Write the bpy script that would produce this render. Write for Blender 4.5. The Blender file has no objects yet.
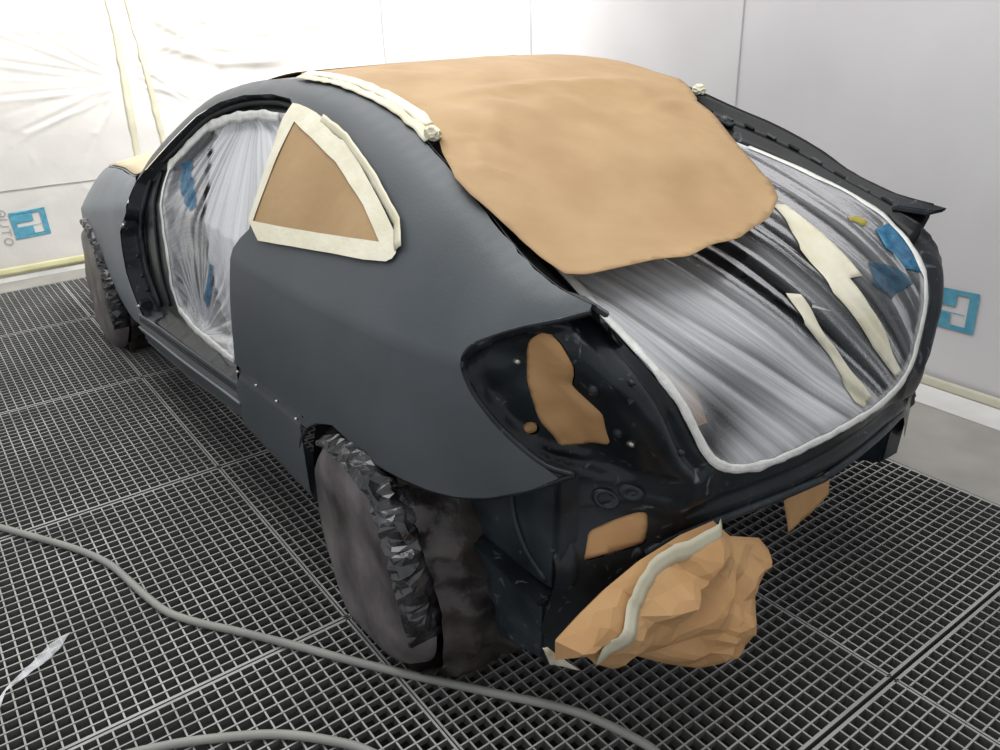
import bpy, bmesh, math, random
import numpy as np
from mathutils import Vector, Matrix, noise
from mathutils.geometry import delaunay_2d_cdt
random.seed(4)
PI = math.pi
COL = bpy.context.scene.collection
import math
# surfaces of the car body, metres, origin at the rear axle
def lerp_tab(x,t):
    if x<=t[0][0]: return t[0][1]
    for (a,u),(b,v) in zip(t[:-1],t[1:]):
        if x<=b: return u+(v-u)*(x-a)/(b-a)
    return t[-1][1]
def smooth_tab(x,t):
    # monotone-ish cubic (catmull) interpolation of a table
    n=len(t)
    if x<=t[0][0]: return t[0][1]
    if x>=t[-1][0]: return t[-1][1]
    for i in range(n-1):
        if x<=t[i+1][0]: break
    x0,y0=t[i]; x1,y1=t[i+1]; h=x1-x0
    def sl(j):
        if j<=0: return (t[1][1]-t[0][1])/(t[1][0]-t[0][0])
        if j>=n-1: return (t[-1][1]-t[-2][1])/(t[-1][0]-t[-2][0])
        return (t[j+1][1]-t[j-1][1])/(t[j+1][0]-t[j-1][0])
    s=(x-x0)/h; m0=sl(i)*h; m1=sl(i+1)*h
    return (2*s**3-3*s**2+1)*y0+(s**3-2*s**2+s)*m0+(-2*s**3+3*s**2)*y1+(s**3-s**2)*m1
BODY_HALF=[(-.62,.52),(-.54,.615),(-.47,.665),(-.3,.748),(-.15,.79),(0,.812),(.4,.838),(1.0,.845),(1.6,.845),(2.2,.842),(2.7,.835),(3.0,.80),(3.2,.73),(3.35,.62),(3.45,.45)]
BODY_TUCK=[(.0,.09),(.15,.05),(.3,.008),(.42,-.012),(.6,-.012),(.75,.003),(.86,.022),(1.0,.05)]
RAIL_Y=[(-.47,.577),(-.3,.575),(-.1,.555),(.1,.524),(.3,.497),(.6,.50),(.9,.515),(1.3,.56),(1.6,.63),(1.85,.705),(2.0,.745),(2.4,.72),(2.8,.68),(3.1,.62),(3.35,.50)]
RAIL_Z=[(-.47,.996),(-.41,1.001),(-.356,1.009),(-.245,1.044),(-.127,1.101),(.003,1.152),(.119,1.187),(.253,1.229),(.411,1.267),(.576,1.293),(.75,1.303),(.948,1.303),(1.081,1.294),(1.229,1.272),(1.408,1.229),(1.6,1.145),(1.8,1.03),(1.97,.915),(2.25,.895),(2.5,.87),(2.8,.83),(3.1,.76),(3.35,.62)]
BELT_Z=[(-.47,.86),(1.6,.86),(2.0,.80),(2.4,.72),(3.1,.60),(3.35,.52)]
def rail(x): return smooth_tab(x,RAIL_Y),smooth_tab(x,RAIL_Z)
def side(x,z):
    b=smooth_tab(x,BODY_HALF); z0=lerp_tab(x,BELT_Z)
    if z<=z0: return b-smooth_tab(z,BODY_TUCK)
    yr,zr=rail(x); y0=b-smooth_tab(z0,BODY_TUCK)
    u=(z-z0)/(zr-z0)
    if u>1: return yr-(u-1)*.6
    g=.7*u+.3*(1-math.sqrt(max(0,1-u*u)))
    return y0+(yr-y0)*g
OPEN_W=[(.572,.0),(.575,.10),(.582,.20),(.60,.285),(.62,.335),(.65,.374),(.70,.405),(.75,.428),(.80,.452),(.85,.478),(.90,.498),(.94,.512),(1.0,.52)]
FILM_X=[(.54,-.615),(.60,-.605),(.65,-.593),(.70,-.583),(.75,-.574),(.80,-.56),(.85,-.531),(.90,-.477),(.95,-.40),(.99,-.315),(1.035,-.19),(1.08,-.047),(1.115,.089),(1.17,.35),(1.20,.5)]
def film_x(z): return smooth_tab(z,FILM_X)
def rear_x(y,z=0):
    y=abs(y); a=-.62+.33*y*y
    if z<.44 or y<.28: return a
    k=min(1,(z-.44)/.18); k=k*k*(3-2*k)
    b=-.56+.9*(y-.43)
    w=lerp_tab(max(z,.63),OPEN_W); t=y-w
    p=film_x(max(z,.63))-.004*t/.06
    u=min(1,max(0,(t-.070)/.075)); u=u*u*(3-2*u)
    b=p+(b-p)*u
    k*=min(1,(y-.28)/.08)
    return a+(b-a)*k
def roof_z(x,y):
    yr,zr=rail(x)
    c=.014+.004*min(1,max(0,(x+.35)/.6)); c-=.018*min(1,max(0,(x-.80)/.40))
    u=min(1.15,abs(y)/yr)
    return zr+c*(1-u*u)


# measured outlines, metres
PTS = {
 'bag_outline': [(0.3147,0.4026),(0.3188,0.3238),(0.3042,0.2399),(0.2643,0.1622),(0.2064,0.0828),(0.1258,0.0261),(0.0263,0.0113),(-0.0765,0.0284),(-0.1526,0.0594),(-0.2052,0.1089),(-0.2199,0.1749),(-0.2123,0.2509),(-0.1877,0.3279),(-0.1545,0.412),(-0.1131,0.4789),(-0.0583,0.5228),(0.0075,0.5487),(0.0966,0.5543),(0.1817,0.5376),(0.2629,0.482)],
 'ball_tape': [(0.3427,0.4937),(0.4226,0.4995),(0.5093,0.5004),(0.5721,0.492),(0.6208,0.4517),(0.6662,0.4031),(0.6914,0.3803),(0.6852,0.3368)],
 'ball_tail': [(0.802,0.4194),(0.7832,0.4038),(0.754,0.3624),(0.7106,0.3114),(0.7514,0.3336),(0.7711,0.348)],
 'rail_all': [(2.0691,0.8718),(1.7993,1.0218),(1.5638,1.1568),(1.374,1.232),(1.2096,1.2737),(1.0747,1.2944),(0.9473,1.3029),(0.8344,1.2998),(0.5773,1.2927),(0.4168,1.2663),(0.2581,1.2284),(0.1199,1.1866),(0.0023,1.1518),(-0.1282,1.1014),(-0.2468,1.0446),(-0.3578,1.0094),(-0.4095,1.0009),(-0.4641,0.9962)],
 'filmtape_a': [(-0.2194,1.0077),(-0.2627,1.0063),(-0.2489,0.9697),(-0.2483,0.9446),(-0.2547,0.8762),(-0.2174,0.8787),(-0.237,0.8181),(-0.2639,0.7762),(-0.32,0.6448),(-0.2931,0.6422),(-0.2186,0.7304),(-0.1324,0.8631),(-0.1453,0.9412)],
 'filmtape_b': [(-0.0063,0.8857),(-0.037,0.8767),(-0.0495,0.8326),(-0.0656,0.7872),(-0.1056,0.7316),(-0.188,0.6232),(-0.1608,0.6022),(-0.1232,0.6276),(-0.0607,0.7526),(-0.008,0.8254)],
 'blue_a': [(-0.4306,0.9423),(-0.4865,0.9446),(-0.4891,0.9064),(-0.4818,0.8558),(-0.4692,0.8493),(-0.4182,0.8666),(-0.4166,0.8953),(-0.4067,0.9106)],
 'blue_b': [(-0.3185,0.8968),(-0.3777,0.8754),(-0.4251,0.8377),(-0.3103,0.8205),(-0.2695,0.8598)],
 'yellow': [(-0.3863,0.9707),(-0.4288,0.9673),(-0.4339,0.9553),(-0.4086,0.951),(-0.3756,0.9627)],
 'film_pts': [(-0.1439,0.5655),(0.4219,0.9889),(0.4201,0.7326),(-0.2784,1.0325),(0.3419,0.6444)],
 'recess': [(0.5358,0.9443),(0.6154,0.9478),(0.6535,0.9323),(0.6945,0.9135),(0.7234,0.8947),(0.737,0.8737),(0.7393,0.8505),(0.725,0.7994),(0.6957,0.7408),(0.6611,0.6922),(0.6212,0.6499),(0.5794,0.6282),(0.5273,0.6117),(0.4846,0.6149),(0.4971,0.6776),(0.5311,0.7549),(0.5653,0.8219),(0.588,0.8706),(0.5964,0.909),(0.5744,0.9418)],
 'door_blue': [(1.589,0.9952),(1.527,1.0157),(1.3982,0.9561),(1.3267,0.8947),(1.3729,0.8748),(1.4633,0.899),(1.577,0.9477)],
 'door_blue2': [(1.1567,0.7437),(1.1279,0.7404),(1.1847,0.6197),(1.2391,0.5629),(1.2417,0.6048)],
 'roof_line_in': [(1.8904,0.9023),(1.6139,1.0657),(1.433,1.1702),(1.2768,1.2229),(1.11,1.2533),(0.9236,1.2667),(0.7785,1.2623)],
 'quarter_window': [(0.7732,1.2553),(0.7245,1.1036),(0.7054,0.9251),(0.3192,0.9653),(0.0494,0.9861),(0.0176,1.0034),(0.0339,1.0278),(0.0788,1.0539),(0.2613,1.1317),(0.4394,1.2014),(0.5719,1.2372),(0.7023,1.2547)],
 'quarter_paper': [(0.7001,1.2212),(0.6959,1.1069),(0.6884,0.966),(0.3462,0.9938),(0.0787,1.0165),(0.2054,1.0764),(0.4027,1.1496),(0.5574,1.1899)],
 'taillight': [(-0.471,0.9919),(-0.4702,0.9837),(-0.4095,0.9566),(-0.3562,0.937),(-0.3058,0.9129),(-0.2728,0.8912),(-0.264,0.8682),(-0.2707,0.8467),(-0.2985,0.8046),(-0.3471,0.7587),(-0.3969,0.7207),(-0.4508,0.6898),(-0.4998,0.6825)],
 'taillight_rear': [(0.5117,0.9536),(0.527,0.9495),(0.6126,0.9521),(0.6535,0.9384),(0.6972,0.9196),(0.7275,0.9008),(0.7427,0.8757),(0.7436,0.8504),(0.7309,0.7993),(0.7017,0.7384),(0.6671,0.6852),(0.6258,0.6381),(0.5838,0.6186)],
 'tail_cutout': [(0.6351,0.9044),(0.6247,0.9273),(0.6102,0.9247),(0.6058,0.8999),(0.5968,0.8647),(0.5848,0.8197),(0.5679,0.7927),(0.5535,0.7695),(0.5279,0.698),(0.5261,0.6839),(0.5874,0.6748),(0.5979,0.6974),(0.6171,0.7286),(0.6355,0.8056)],
 'arch_rear': [(0.4183,0.3367),(0.3645,0.446),(0.3025,0.5189),(0.2415,0.5568),(0.1588,0.583),(0.0708,0.567),(-0.0115,0.5538),(-0.1135,0.555),(-0.1997,0.5595),(-0.2747,0.5709),(-0.347,0.5927),(-0.4287,0.6346),(-0.4998,0.6825)],
 'quarter_front': [(0.6973,0.9316),(0.7409,0.9161),(0.7655,0.8855),(0.7646,0.8425),(0.7656,0.7392),(0.7621,0.6203),(0.7729,0.5414)],
 'quarter_low': [(0.765,0.5408),(0.4971,0.5536),(0.3064,0.5488)],
 'door_plastic': [(0.8895,1.2155),(1.04,1.2129),(1.2409,1.1867),(1.412,1.1431),(1.5327,1.0692),(1.6578,0.9897),(1.6401,0.8989),(1.5943,0.8098),(1.5461,0.6753),(1.5409,0.572),(1.4895,0.4934),(1.3248,0.4644),(1.0776,0.468),(0.9392,0.4713)],
 'door_front': [(1.8904,0.9023),(1.8992,0.7944),(2.0231,0.6942),(2.0278,0.5287),(1.9648,0.4243),(1.9004,0.3352)],
 'sill_lines': [(1.6857,0.4007),(0.756,0.4856),(1.8396,0.3176),(0.7974,0.3773),(2.1491,0.2018),(1.441,0.2539),(0.8351,0.3356),(0.4079,0.2927)],
 'fender_arch': [(5.952,-0.0546),(2.6282,0.5869),(2.4961,0.5212),(2.4273,0.3958),(2.3928,0.2597),(2.0291,0.2662)],
 'fender_top': [(2.0628,0.8839),(2.2528,0.8501),(2.4595,0.8117),(2.6971,0.7631)],
 'rect_cutout': [(0.5859,0.5148),(0.4751,0.5453),(0.4849,0.474),(0.614,0.4616)],
 'rect_right': [(-0.4823,0.474),(-0.5336,0.5468)],
 'small_hole': [(0.6306,0.7146)],
 'holes': [(0.5434,0.5754),(0.5002,0.5861),(0.625,0.8749)],
 'studs': [(0.6508,0.861),(0.5253,0.7167),(0.5789,0.831),(0.536,0.7352)],
 'pillar_studs': [(0.5411,0.8547),(0.447,0.6937)],
 'rear_bottom': [(0.6828,0.2768),(0.5726,0.3726),(0.506,0.4664),(0.4111,0.4819),(0.2567,0.4911),(0.1369,0.4905),(-0.0617,0.4754),(-0.2063,0.4734)],
 'rear_top': [(0.164,0.6029),(-0.0464,0.5842),(0.2697,0.6015)],
 'roof_paper': [(0.6933,0.5717),(0.5154,0.53),(0.3687,0.521),(0.2294,0.5168),(0.1673,0.5021),(0.0956,0.5226),(-0.0291,0.5733),(-0.087,0.5759),(-0.143,0.5663),(-0.2122,0.5562),(-0.2927,0.5576),(-0.3644,0.5554),(-0.3885,0.5265),(-0.4157,0.4089),(-0.4374,0.2915),(-0.4304,0.13),(-0.3877,-0.0186),(-0.3279,-0.1327),(-0.2597,-0.1899),(-0.1262,-0.2347),(0.0296,-0.3162),(0.1492,-0.3767)],
 'hose': [(1.3426,1.6221),(1.2411,1.5488),(1.0921,1.4571),(0.9443,1.3707),(0.8124,1.3146),(0.6916,1.2881),(0.5736,1.2644),(0.4791,1.2373),(0.3879,1.1853),(0.2871,1.1128),(0.1368,1.0107),(0.0378,0.9472),(-0.0997,0.8536),(-0.2051,0.7766),(-0.3068,0.7024),(-0.4236,0.6164),(-0.5099,0.5713),(-0.6165,0.5368),(-0.6737,0.5348)],
 'hose2': [(0.0398,1.5931),(0.0673,1.4874),(0.0346,1.381),(-0.0159,1.281),(-0.0947,1.1621),(-0.1984,1.0646),(-0.2747,1.0183),(-0.4167,0.9657)],
 'scrap': [(0.4038,1.6785),(0.4169,1.6558),(0.4563,1.6246),(0.4986,1.5713),(0.5469,1.5189),(0.5628,1.4677),(0.5058,1.5074),(0.4795,1.547),(0.4546,1.5962),(0.4333,1.6365),(0.3785,1.6608)],
 'fold_front': [(0.8395,1.2506),(0.2366,1.1196),(0.7651,1.5487),(0.2534,1.1792),(0.8865,1.0622),(0.2477,1.0674),(0.1208,1.2466),(-0.3171,0.8768),(0.7974,1.4193),(0.2698,1.1571),(0.8024,0.8668),(0.2539,1.0382),(0.4179,0.8257),(0.2539,1.0382),(0.109,1.1578),(-0.2424,0.9092),(0.6162,1.5288),(0.2321,1.2242)],
 'tape_a': [(0.182,1.5931),(0.1766,1.3474),(0.1945,0.949),(0.2024,0.5496)],
 'tape_b': [(0.0788,1.591),(0.058,1.3187),(0.0423,1.033),(0.0218,0.6877)],
 'seam_front': [(1.0197,0.5289),(0.4229,0.5287)],
 'base_front': [(1.14,0.0471),(0.6514,0.0387),(1.1523,-0.002),(0.6614,-0.0064)],
 'logo_front': [(1.0098,0.3955),(0.808,0.404),(0.8048,0.24),(1.0012,0.2319)],
 'text_front': [(1.0517,0.4006),(1.059,0.2407),(1.0169,0.2329)],
 'base_right': [(-0.0511,0.0345),(-0.3379,0.0172),(-0.0576,0.0006),(-0.3422,-0.0027)],
 'logo_right': [(0.0023,0.4205),(-0.1824,0.4308),(-0.1881,0.2679),(-0.0489,0.2599)],
 'seam_right': [(2.5331,1.4866),(2.5401,1.1672),(1.0522,1.4629),(1.0167,1.0049),(-0.101,1.1253),(-0.0326,1.4454)],
 'drape': [(0.0092,1.4998),(-0.3231,1.2815),(-0.8595,1.1896),(-0.0163,1.3266),(-0.4361,1.1708),(-0.9259,1.1402),(-0.1776,1.5228),(-0.5363,1.3624),(-1.0241,1.3096),(-0.3076,1.5483),(-0.753,1.4275),(-1.2629,1.3966)],
 'ballx': [(0.3535,0.5059),(0.2913,0.4405),(0.1855,0.3876),(0.1411,0.3343),(0.1974,0.2828),(0.2072,0.2045),(0.2366,0.1349),(0.3047,0.09),(0.3651,0.1141),(0.4646,0.1852),(0.5948,0.2918),(0.6298,0.2704),(0.6768,0.3115),(0.7036,0.3501),(0.7784,0.3817),(0.7783,0.4271),(0.7204,0.4564),(0.6583,0.4828),(0.5649,0.5075),(0.4535,0.5158)],
 'hang': [(-0.0475,0.3527),(-0.2459,0.352),(-0.255,0.2743),(-0.1879,0.2363),(-0.0833,0.2257)],
 'block': [(-0.1323,0.2699),(-0.1397,0.128),(-0.295,0.1511),(-0.4017,0.2005),(-0.4095,0.3681),(-0.0473,0.39),(-0.1349,0.3067)],
 'tape_right': [(0.0893,1.1397),(-0.047,1.1017),(-0.1878,1.0549),(-0.3174,1.001)],
 'bag_rear': [(0.3306,0.3929),(0.3536,0.2685),(0.3573,0.1171),(0.3071,-0.0089),(0.2316,-0.0831),(0.1064,-0.0996),(-0.0531,-0.0373),(-0.144,0.0579),(-0.1538,0.2567),(-0.1321,0.4636),(-0.0204,0.5494),(0.1402,0.5473)],
 'bag_tread': [(-0.1089,0.1235),(-0.0436,-0.1229),(0.1018,-0.3083),(-0.1006,0.3019)],
 'bag_front': [(3.1688,0.4477),(3.4058,0.0879),(3.301,-0.1684),(2.9149,-0.1062),(2.1255,0.2071),(2.3318,0.3612),(2.8235,0.4411)],
}

# ------------------------------------------------------------------ helpers
def obj(name, me, mat, parent=None):
    o = bpy.data.objects.new(name, me)
    COL.objects.link(o)
    if mat is not None and len(me.materials) == 0:
        me.materials.append(mat)
    if parent is not None:
        o.parent = parent
    return o

def tag(o, label=None, cat=None, group=None, kind=None):
    if label: o['label'] = label
    if cat: o['category'] = cat
    if group: o['group'] = group
    if kind: o['kind'] = kind
    return o

def empty(name, loc=(0, 0, 0)):
    o = bpy.data.objects.new(name, None)
    COL.objects.link(o)
    o.location = loc
    o.empty_display_size = .1
    return o

def mesh_from(name, verts, faces, smooth=True):
    me = bpy.data.meshes.new(name)
    me.from_pydata([tuple(v) for v in verts], [], faces)
    me.validate()
    if smooth:
        me.polygons.foreach_set('use_smooth', [True] * len(me.polygons))
    me.update()
    return me

def resample(pl, step, closed=True):
    out = []
    n = len(pl)
    for i in range(n if closed else n - 1):
        a = Vector(pl[i]); b = Vector(pl[(i + 1) % n])
        k = max(1, int(math.ceil((b - a).length / step)))
        for j in range(k):
            out.append(a.lerp(b, j / k))
    if not closed:
        out.append(Vector(pl[-1]))
    return out

def rounded(pl, it=1, closed=True):
    """corner cutting (Chaikin) of a polyline"""
    for _ in range(it):
        o = []
        n = len(pl)
        rng = range(n) if closed else range(n - 1)
        if not closed: o.append(tuple(pl[0]))
        for i in rng:
            a = Vector(pl[i]); b = Vector(pl[(i + 1) % n])
            o.append(tuple(a.lerp(b, .25))); o.append(tuple(a.lerp(b, .75)))
        if not closed: o.append(tuple(pl[-1]))
        pl = o
    return pl

def corner_round(pl, f):
    o = []
    n = len(pl)
    for i in range(n):
        a = Vector(pl[i - 1]); b = Vector(pl[i]); c = Vector(pl[(i + 1) % n])
        o += [tuple(b.lerp(a, f)), tuple((b.lerp(a, f) + b.lerp(c, f) + 2 * b) / 4), tuple(b.lerp(c, f))]
    return o

def pip(P, poly):
    """vectorised point in polygon"""
    x, y = P[:, 0], P[:, 1]
    c = np.zeros(len(P), bool)
    n = len(poly)
    for i in range(n):
        x1, y1 = poly[i]; x2, y2 = poly[(i + 1) % n]
        if y1 == y2: continue
        m = ((y1 > y) != (y2 > y))
        c ^= m & (x < (x2 - x1) * (y - y1) / (y2 - y1) + x1)
    return c

def segdist(P, poly, closed=True):
    d = np.full(len(P), 1e9)
    n = len(poly)
    for i in range(n if closed else n - 1):
        a = np.array(poly[i], float); b = np.array(poly[(i + 1) % n], float)
        ab = b - a; L = ab @ ab
        if L < 1e-14:
            t = np.zeros(len(P))
        else:
            t = np.clip(((P - a) @ ab) / L, 0, 1)
        q = a + t[:, None] * ab
        d = np.minimum(d, np.hypot(P[:, 0] - q[:, 0], P[:, 1] - q[:, 1]))
    return d

def cdt(outline, holes=(), res=.02, extra=()):
    """triangulate a 2-D outline with holes on a jittered grid"""
    loops = [resample(outline, res)] + [resample(h, res) for h in holes]
    pts = []; edges = []
    for lp in loops:
        s = len(pts)
        pts += [Vector((p[0], p[1])) for p in lp]
        edges += [(s + i, s + (i + 1) % len(lp)) for i in range(len(lp))]
    po = [(p[0], p[1]) for p in loops[0]]
    xs = [p[0] for p in po]; ys = [p[1] for p in po]
    gx = np.arange(min(xs), max(xs), res); gy = np.arange(min(ys), max(ys), res * .87)
    G = np.array([(x + (res / 2 if j % 2 else 0), y) for j, y in enumerate(gy) for x in gx])
    if len(G):
        keep = pip(G, po) & (segdist(G, po) > res * .5)
        for lp in loops[1:]:
            hp = [(p[0], p[1]) for p in lp]
            keep &= (~pip(G, hp)) & (segdist(G, hp) > res * .5)
        pts += [Vector((float(a), float(b))) for a, b in G[keep]]
    V, E, F, _, _, _ = delaunay_2d_cdt(pts, edges, [], 0, 1e-6)
    if not F: return V, []
    Cn = np.array([[sum(V[i][0] for i in f) / len(f), sum(V[i][1] for i in f) / len(f)] for f in F])
    k = pip(Cn, po)
    for lp in loops[1:]:
        k &= ~pip(Cn, [(p[0], p[1]) for p in lp])
    F = [list(f) for f, kk in zip(F, k) if kk]
    used = sorted({i for f in F for i in f}); mp = {u: i for i, u in enumerate(used)}
    return [V[u] for u in used], [[mp[i] for i in f] for f in F]

def sheet(name, outline, fmap, mat, parent=None, holes=(), res=.02, thick=0.0, off=0.0, attr=None, subsurf=0):
    V, F = cdt(outline, holes, res)
    me = mesh_from(name, [fmap(v[0], v[1]) for v in V], F)
    uv = me.uv_layers.new(name='flat')
    co = [None] * len(me.loops)
    for l in me.loops: co[l.index] = V[l.vertex_index]
    uv.data.foreach_set('uv', [c for v in co for c in (v[0], v[1])])
    if attr:
        for an, fn in attr.items():
            a = me.attributes.new(an, 'FLOAT', 'POINT')
            a.data.foreach_set('value', [fn(v[0], v[1]) for v in V])
    o = obj(name, me, mat, parent)
    if thick:
        m = o.modifiers.new('thickness', 'SOLIDIFY'); m.thickness = thick; m.offset = off
    return o

def mirrored(o, parent=None, name=None):
    me = o.data.copy()
    for v in me.vertices: v.co.y = -v.co.y
    me.flip_normals()
    c = bpy.data.objects.new(name or o.name.split('.')[0], me)
    COL.objects.link(c)
    c.parent = parent if parent is not None else o.parent
    for m in o.modifiers:
        if m.type == 'SOLIDIFY':
            k = c.modifiers.new(m.name, 'SOLIDIFY'); k.thickness = m.thickness; k.offset = -m.offset
    return c

def loft(name, rows, mat, parent=None, closed=False, cap=False, thick=0, smooth=True):
    """rows: list of equally long point lists"""
    n = len(rows[0]); V = [p for r in rows for p in r]; F = []
    for i in range(len(rows) - 1):
        for j in range(n if closed else n - 1):
            a = i * n + j; b = i * n + (j + 1) % n
            F.append((a, b, b + n, a + n))
    if cap:
        F.append(tuple(range(n))[::-1]); F.append(tuple((len(rows) - 1) * n + k for k in range(n)))
    o = obj(name, mesh_from(name, V, F, smooth), mat, parent)
    if thick:
        m = o.modifiers.new('thickness', 'SOLIDIFY'); m.thickness = thick; m.offset = 0
    return o

def tube(name, path, r, mat, parent=None, n=10, cap=True):
    P = [Vector(p) for p in path]; rows = []
    up = Vector((0, 0, 1))
    for i, p in enumerate(P):
        t = (P[min(i + 1, len(P) - 1)] - P[max(i - 1, 0)]).normalized()
        a = t.cross(up)
        if a.length < 1e-3: a = t.cross(Vector((1, 0, 0)))
        a.normalize(); b = a.cross(t).normalized()
        rr = r[i] if isinstance(r, (list, tuple)) else r
        rows.append([p + rr * (math.cos(2 * PI * k / n) * a + math.sin(2 * PI * k / n) * b) for k in range(n)])
    return loft(name, rows, mat, parent, closed=True, cap=cap)

def smooth_path(pl, k=6):
    P = [Vector(p) for p in pl]; out = []
    for i in range(len(P) - 1):
        p0 = P[max(i - 1, 0)]; p1 = P[i]; p2 = P[i + 1]; p3 = P[min(i + 2, len(P) - 1)]
        for j in range(k):
            t = j / k
            out.append(.5 * ((2 * p1) + (p2 - p0) * t + (2 * p0 - 5 * p1 + 4 * p2 - p3) * t * t + (3 * p1 - p0 - 3 * p2 + p3) * t ** 3))
    out.append(P[-1]); return out

def box_bm(bm, c, s, rot=None, bev=0):
    r = bmesh.ops.create_cube(bm, size=1)
    M = Matrix.Translation(Vector(c)) @ (rot.to_4x4() if rot is not None else Matrix.Identity(4)) @ Matrix.Diagonal((s[0], s[1], s[2], 1))
    bmesh.ops.transform(bm, matrix=M, verts=r['verts'])
    if bev:
        es = list({e for v in r['verts'] for e in v.link_edges})
        bmesh.ops.bevel(bm, geom=es, offset=bev, segments=2, affect='EDGES')

def box(name, c, s, mat, parent=None, rot=None, bev=0):
    bm = bmesh.new(); box_bm(bm, c, s, rot, bev)
    me = bpy.data.meshes.new(name); bm.to_mesh(me); bm.free()
    return obj(name, me, mat, parent)

def ribbon(name, pts3, nrm, width, mat, parent=None, wob=0.0, seed=0):
    """flat tape following a 3-D path; nrm = facing direction function or vector"""
    P = [Vector(p) for p in pts3]; rows = []
    for i, p in enumerate(P):
        t = (P[min(i + 1, len(P) - 1)] - P[max(i - 1, 0)]).normalized()
        n = Vector(nrm(p) if callable(nrm) else nrm).normalized()
        s = n.cross(t).normalized()
        w = width * (1 + wob * noise.noise(Vector((i * .35, seed, 0)))) / 2
        q = p + n * wob * .006 * noise.noise(Vector((i * .5, seed + 7, 0)))
        rows.append([q - s * w, q - s * w * .3 + n * .001, q + s * w * .3 + n * .001, q + s * w])
    o = loft(name, rows, mat, parent)
    m = o.modifiers.new('thickness', 'SOLIDIFY'); m.thickness = .0006; m.offset = 0
    return o

def ridged(p, s, seed=0):
    v = 0; a = 1; q = Vector((p[0] * s + seed, p[1] * s - seed, p[2] * s if len(p) > 2 else seed))
    for _ in range(3):
        v += a * (1 - 2 * abs(noise.noise(q))); q = q * 2.1; a *= .5
    return v / 1.75

def facet(p, s, seed=0):
    """crumpled-paper relief: distance to voronoi cell borders"""
    d, _ = noise.voronoi(Vector((p[0] * s + seed, p[1] * s, (p[2] if len(p) > 2 else 0) * s)))
    return d[1] - d[0]

def smoothstep(a, b, x):
    t = max(0., min(1., (x - a) / (b - a))); return t * t * (3 - 2 * t)

# ------------------------------------------------------------------ materials
def srgb(r, g, b):
    f = lambda c: ((c / 255) / 12.92 if c / 255 <= .04045 else ((c / 255 + .055) / 1.055) ** 2.4)
    return (f(r), f(g), f(b), 1)

def nodes(name):
    m = bpy.data.materials.new(name); m.use_nodes = True
    nt = m.node_tree; b = nt.nodes['Principled BSDF']
    return m, nt, b

def paint(name, c1, c2, rough=.5, scale=4, bump=0, bscale=60, spec=.5, metal=0, rvar=0, detail=4, coat=0):
    m, nt, b = nodes(name)
    tc = nt.nodes.new('ShaderNodeTexCoord')
    n = nt.nodes.new('ShaderNodeTexNoise'); n.inputs['Scale'].default_value = scale; n.inputs['Detail'].default_value = detail
    nt.links.new(tc.outputs['Object'], n.inputs['Vector'])
    r = nt.nodes.new('ShaderNodeValToRGB'); r.color_ramp.elements[0].position = .35; r.color_ramp.elements[1].position = .68
    r.color_ramp.elements[0].color = c1; r.color_ramp.elements[1].color = c2
    nt.links.new(n.outputs['Fac'], r.inputs['Fac']); nt.links.new(r.outputs['Color'], b.inputs['Base Color'])
    b.inputs['Roughness'].default_value = rough; b.inputs['Metallic'].default_value = metal
    b.inputs['Specular IOR Level'].default_value = spec
    if coat: b.inputs['Coat Weight'].default_value = coat
    if rvar:
        mr = nt.nodes.new('ShaderNodeMapRange'); mr.inputs['To Min'].default_value = rough - rvar; mr.inputs['To Max'].default_value = rough + rvar
        nt.links.new(n.outputs['Fac'], mr.inputs['Value']); nt.links.new(mr.outputs['Result'], b.inputs['Roughness'])
    if bump:
        n2 = nt.nodes.new('ShaderNodeTexNoise'); n2.inputs['Scale'].default_value = bscale; n2.inputs['Detail'].default_value = 5
        nt.links.new(tc.outputs['Object'], n2.inputs['Vector'])
        bp = nt.nodes.new('ShaderNodeBump'); bp.inputs['Strength'].default_value = bump; bp.inputs['Distance'].default_value = .01
        nt.links.new(n2.outputs['Fac'], bp.inputs['Height']); nt.links.new(bp.outputs['Normal'], b.inputs['Normal'])
    return m

def scuffed(name, c1, c2, scr, rough, amount=.62):
    """dark seam-sealed metal with fine pale scratches"""
    m, nt, b = nodes(name)
    tc = nt.nodes.new('ShaderNodeTexCoord')
    n = nt.nodes.new('ShaderNodeTexNoise'); n.inputs['Scale'].default_value = 9; n.inputs['Detail'].default_value = 6
    nt.links.new(tc.outputs['Object'], n.inputs['Vector'])
    r = nt.nodes.new('ShaderNodeValToRGB'); r.color_ramp.elements[0].color = c1; r.color_ramp.elements[1].color = c2
    r.color_ramp.elements[0].position = .35; r.color_ramp.elements[1].position = .7
    nt.links.new(n.outputs['Fac'], r.inputs['Fac'])
    s = nt.nodes.new('ShaderNodeTexNoise'); s.inputs['Scale'].default_value = 22; s.inputs['Detail'].default_value = 9; s.inputs['Distortion'].default_value = 1.6
    nt.links.new(tc.outputs['Object'], s.inputs['Vector'])
    sr = nt.nodes.new('ShaderNodeValToRGB'); sr.color_ramp.elements[0].position = amount; sr.color_ramp.elements[1].position = amount + .12
    nt.links.new(s.outputs['Fac'], sr.inputs['Fac'])
    mx = nt.nodes.new('ShaderNodeMixRGB'); mx.inputs['Color2'].default_value = scr
    nt.links.new(sr.outputs['Color'], mx.inputs['Fac']); nt.links.new(r.outputs['Color'], mx.inputs['Color1'])
    nt.links.new(mx.outputs['Color'], b.inputs['Base Color']); b.inputs['Roughness'].default_value = rough; b.inputs['Specular IOR Level'].default_value = .3
    bp = nt.nodes.new('ShaderNodeBump'); bp.inputs['Strength'].default_value = .25; bp.inputs['Distance'].default_value = .01
    nt.links.new(n.outputs['Fac'], bp.inputs['Height']); nt.links.new(bp.outputs['Normal'], b.inputs['Normal'])
    return m

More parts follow.
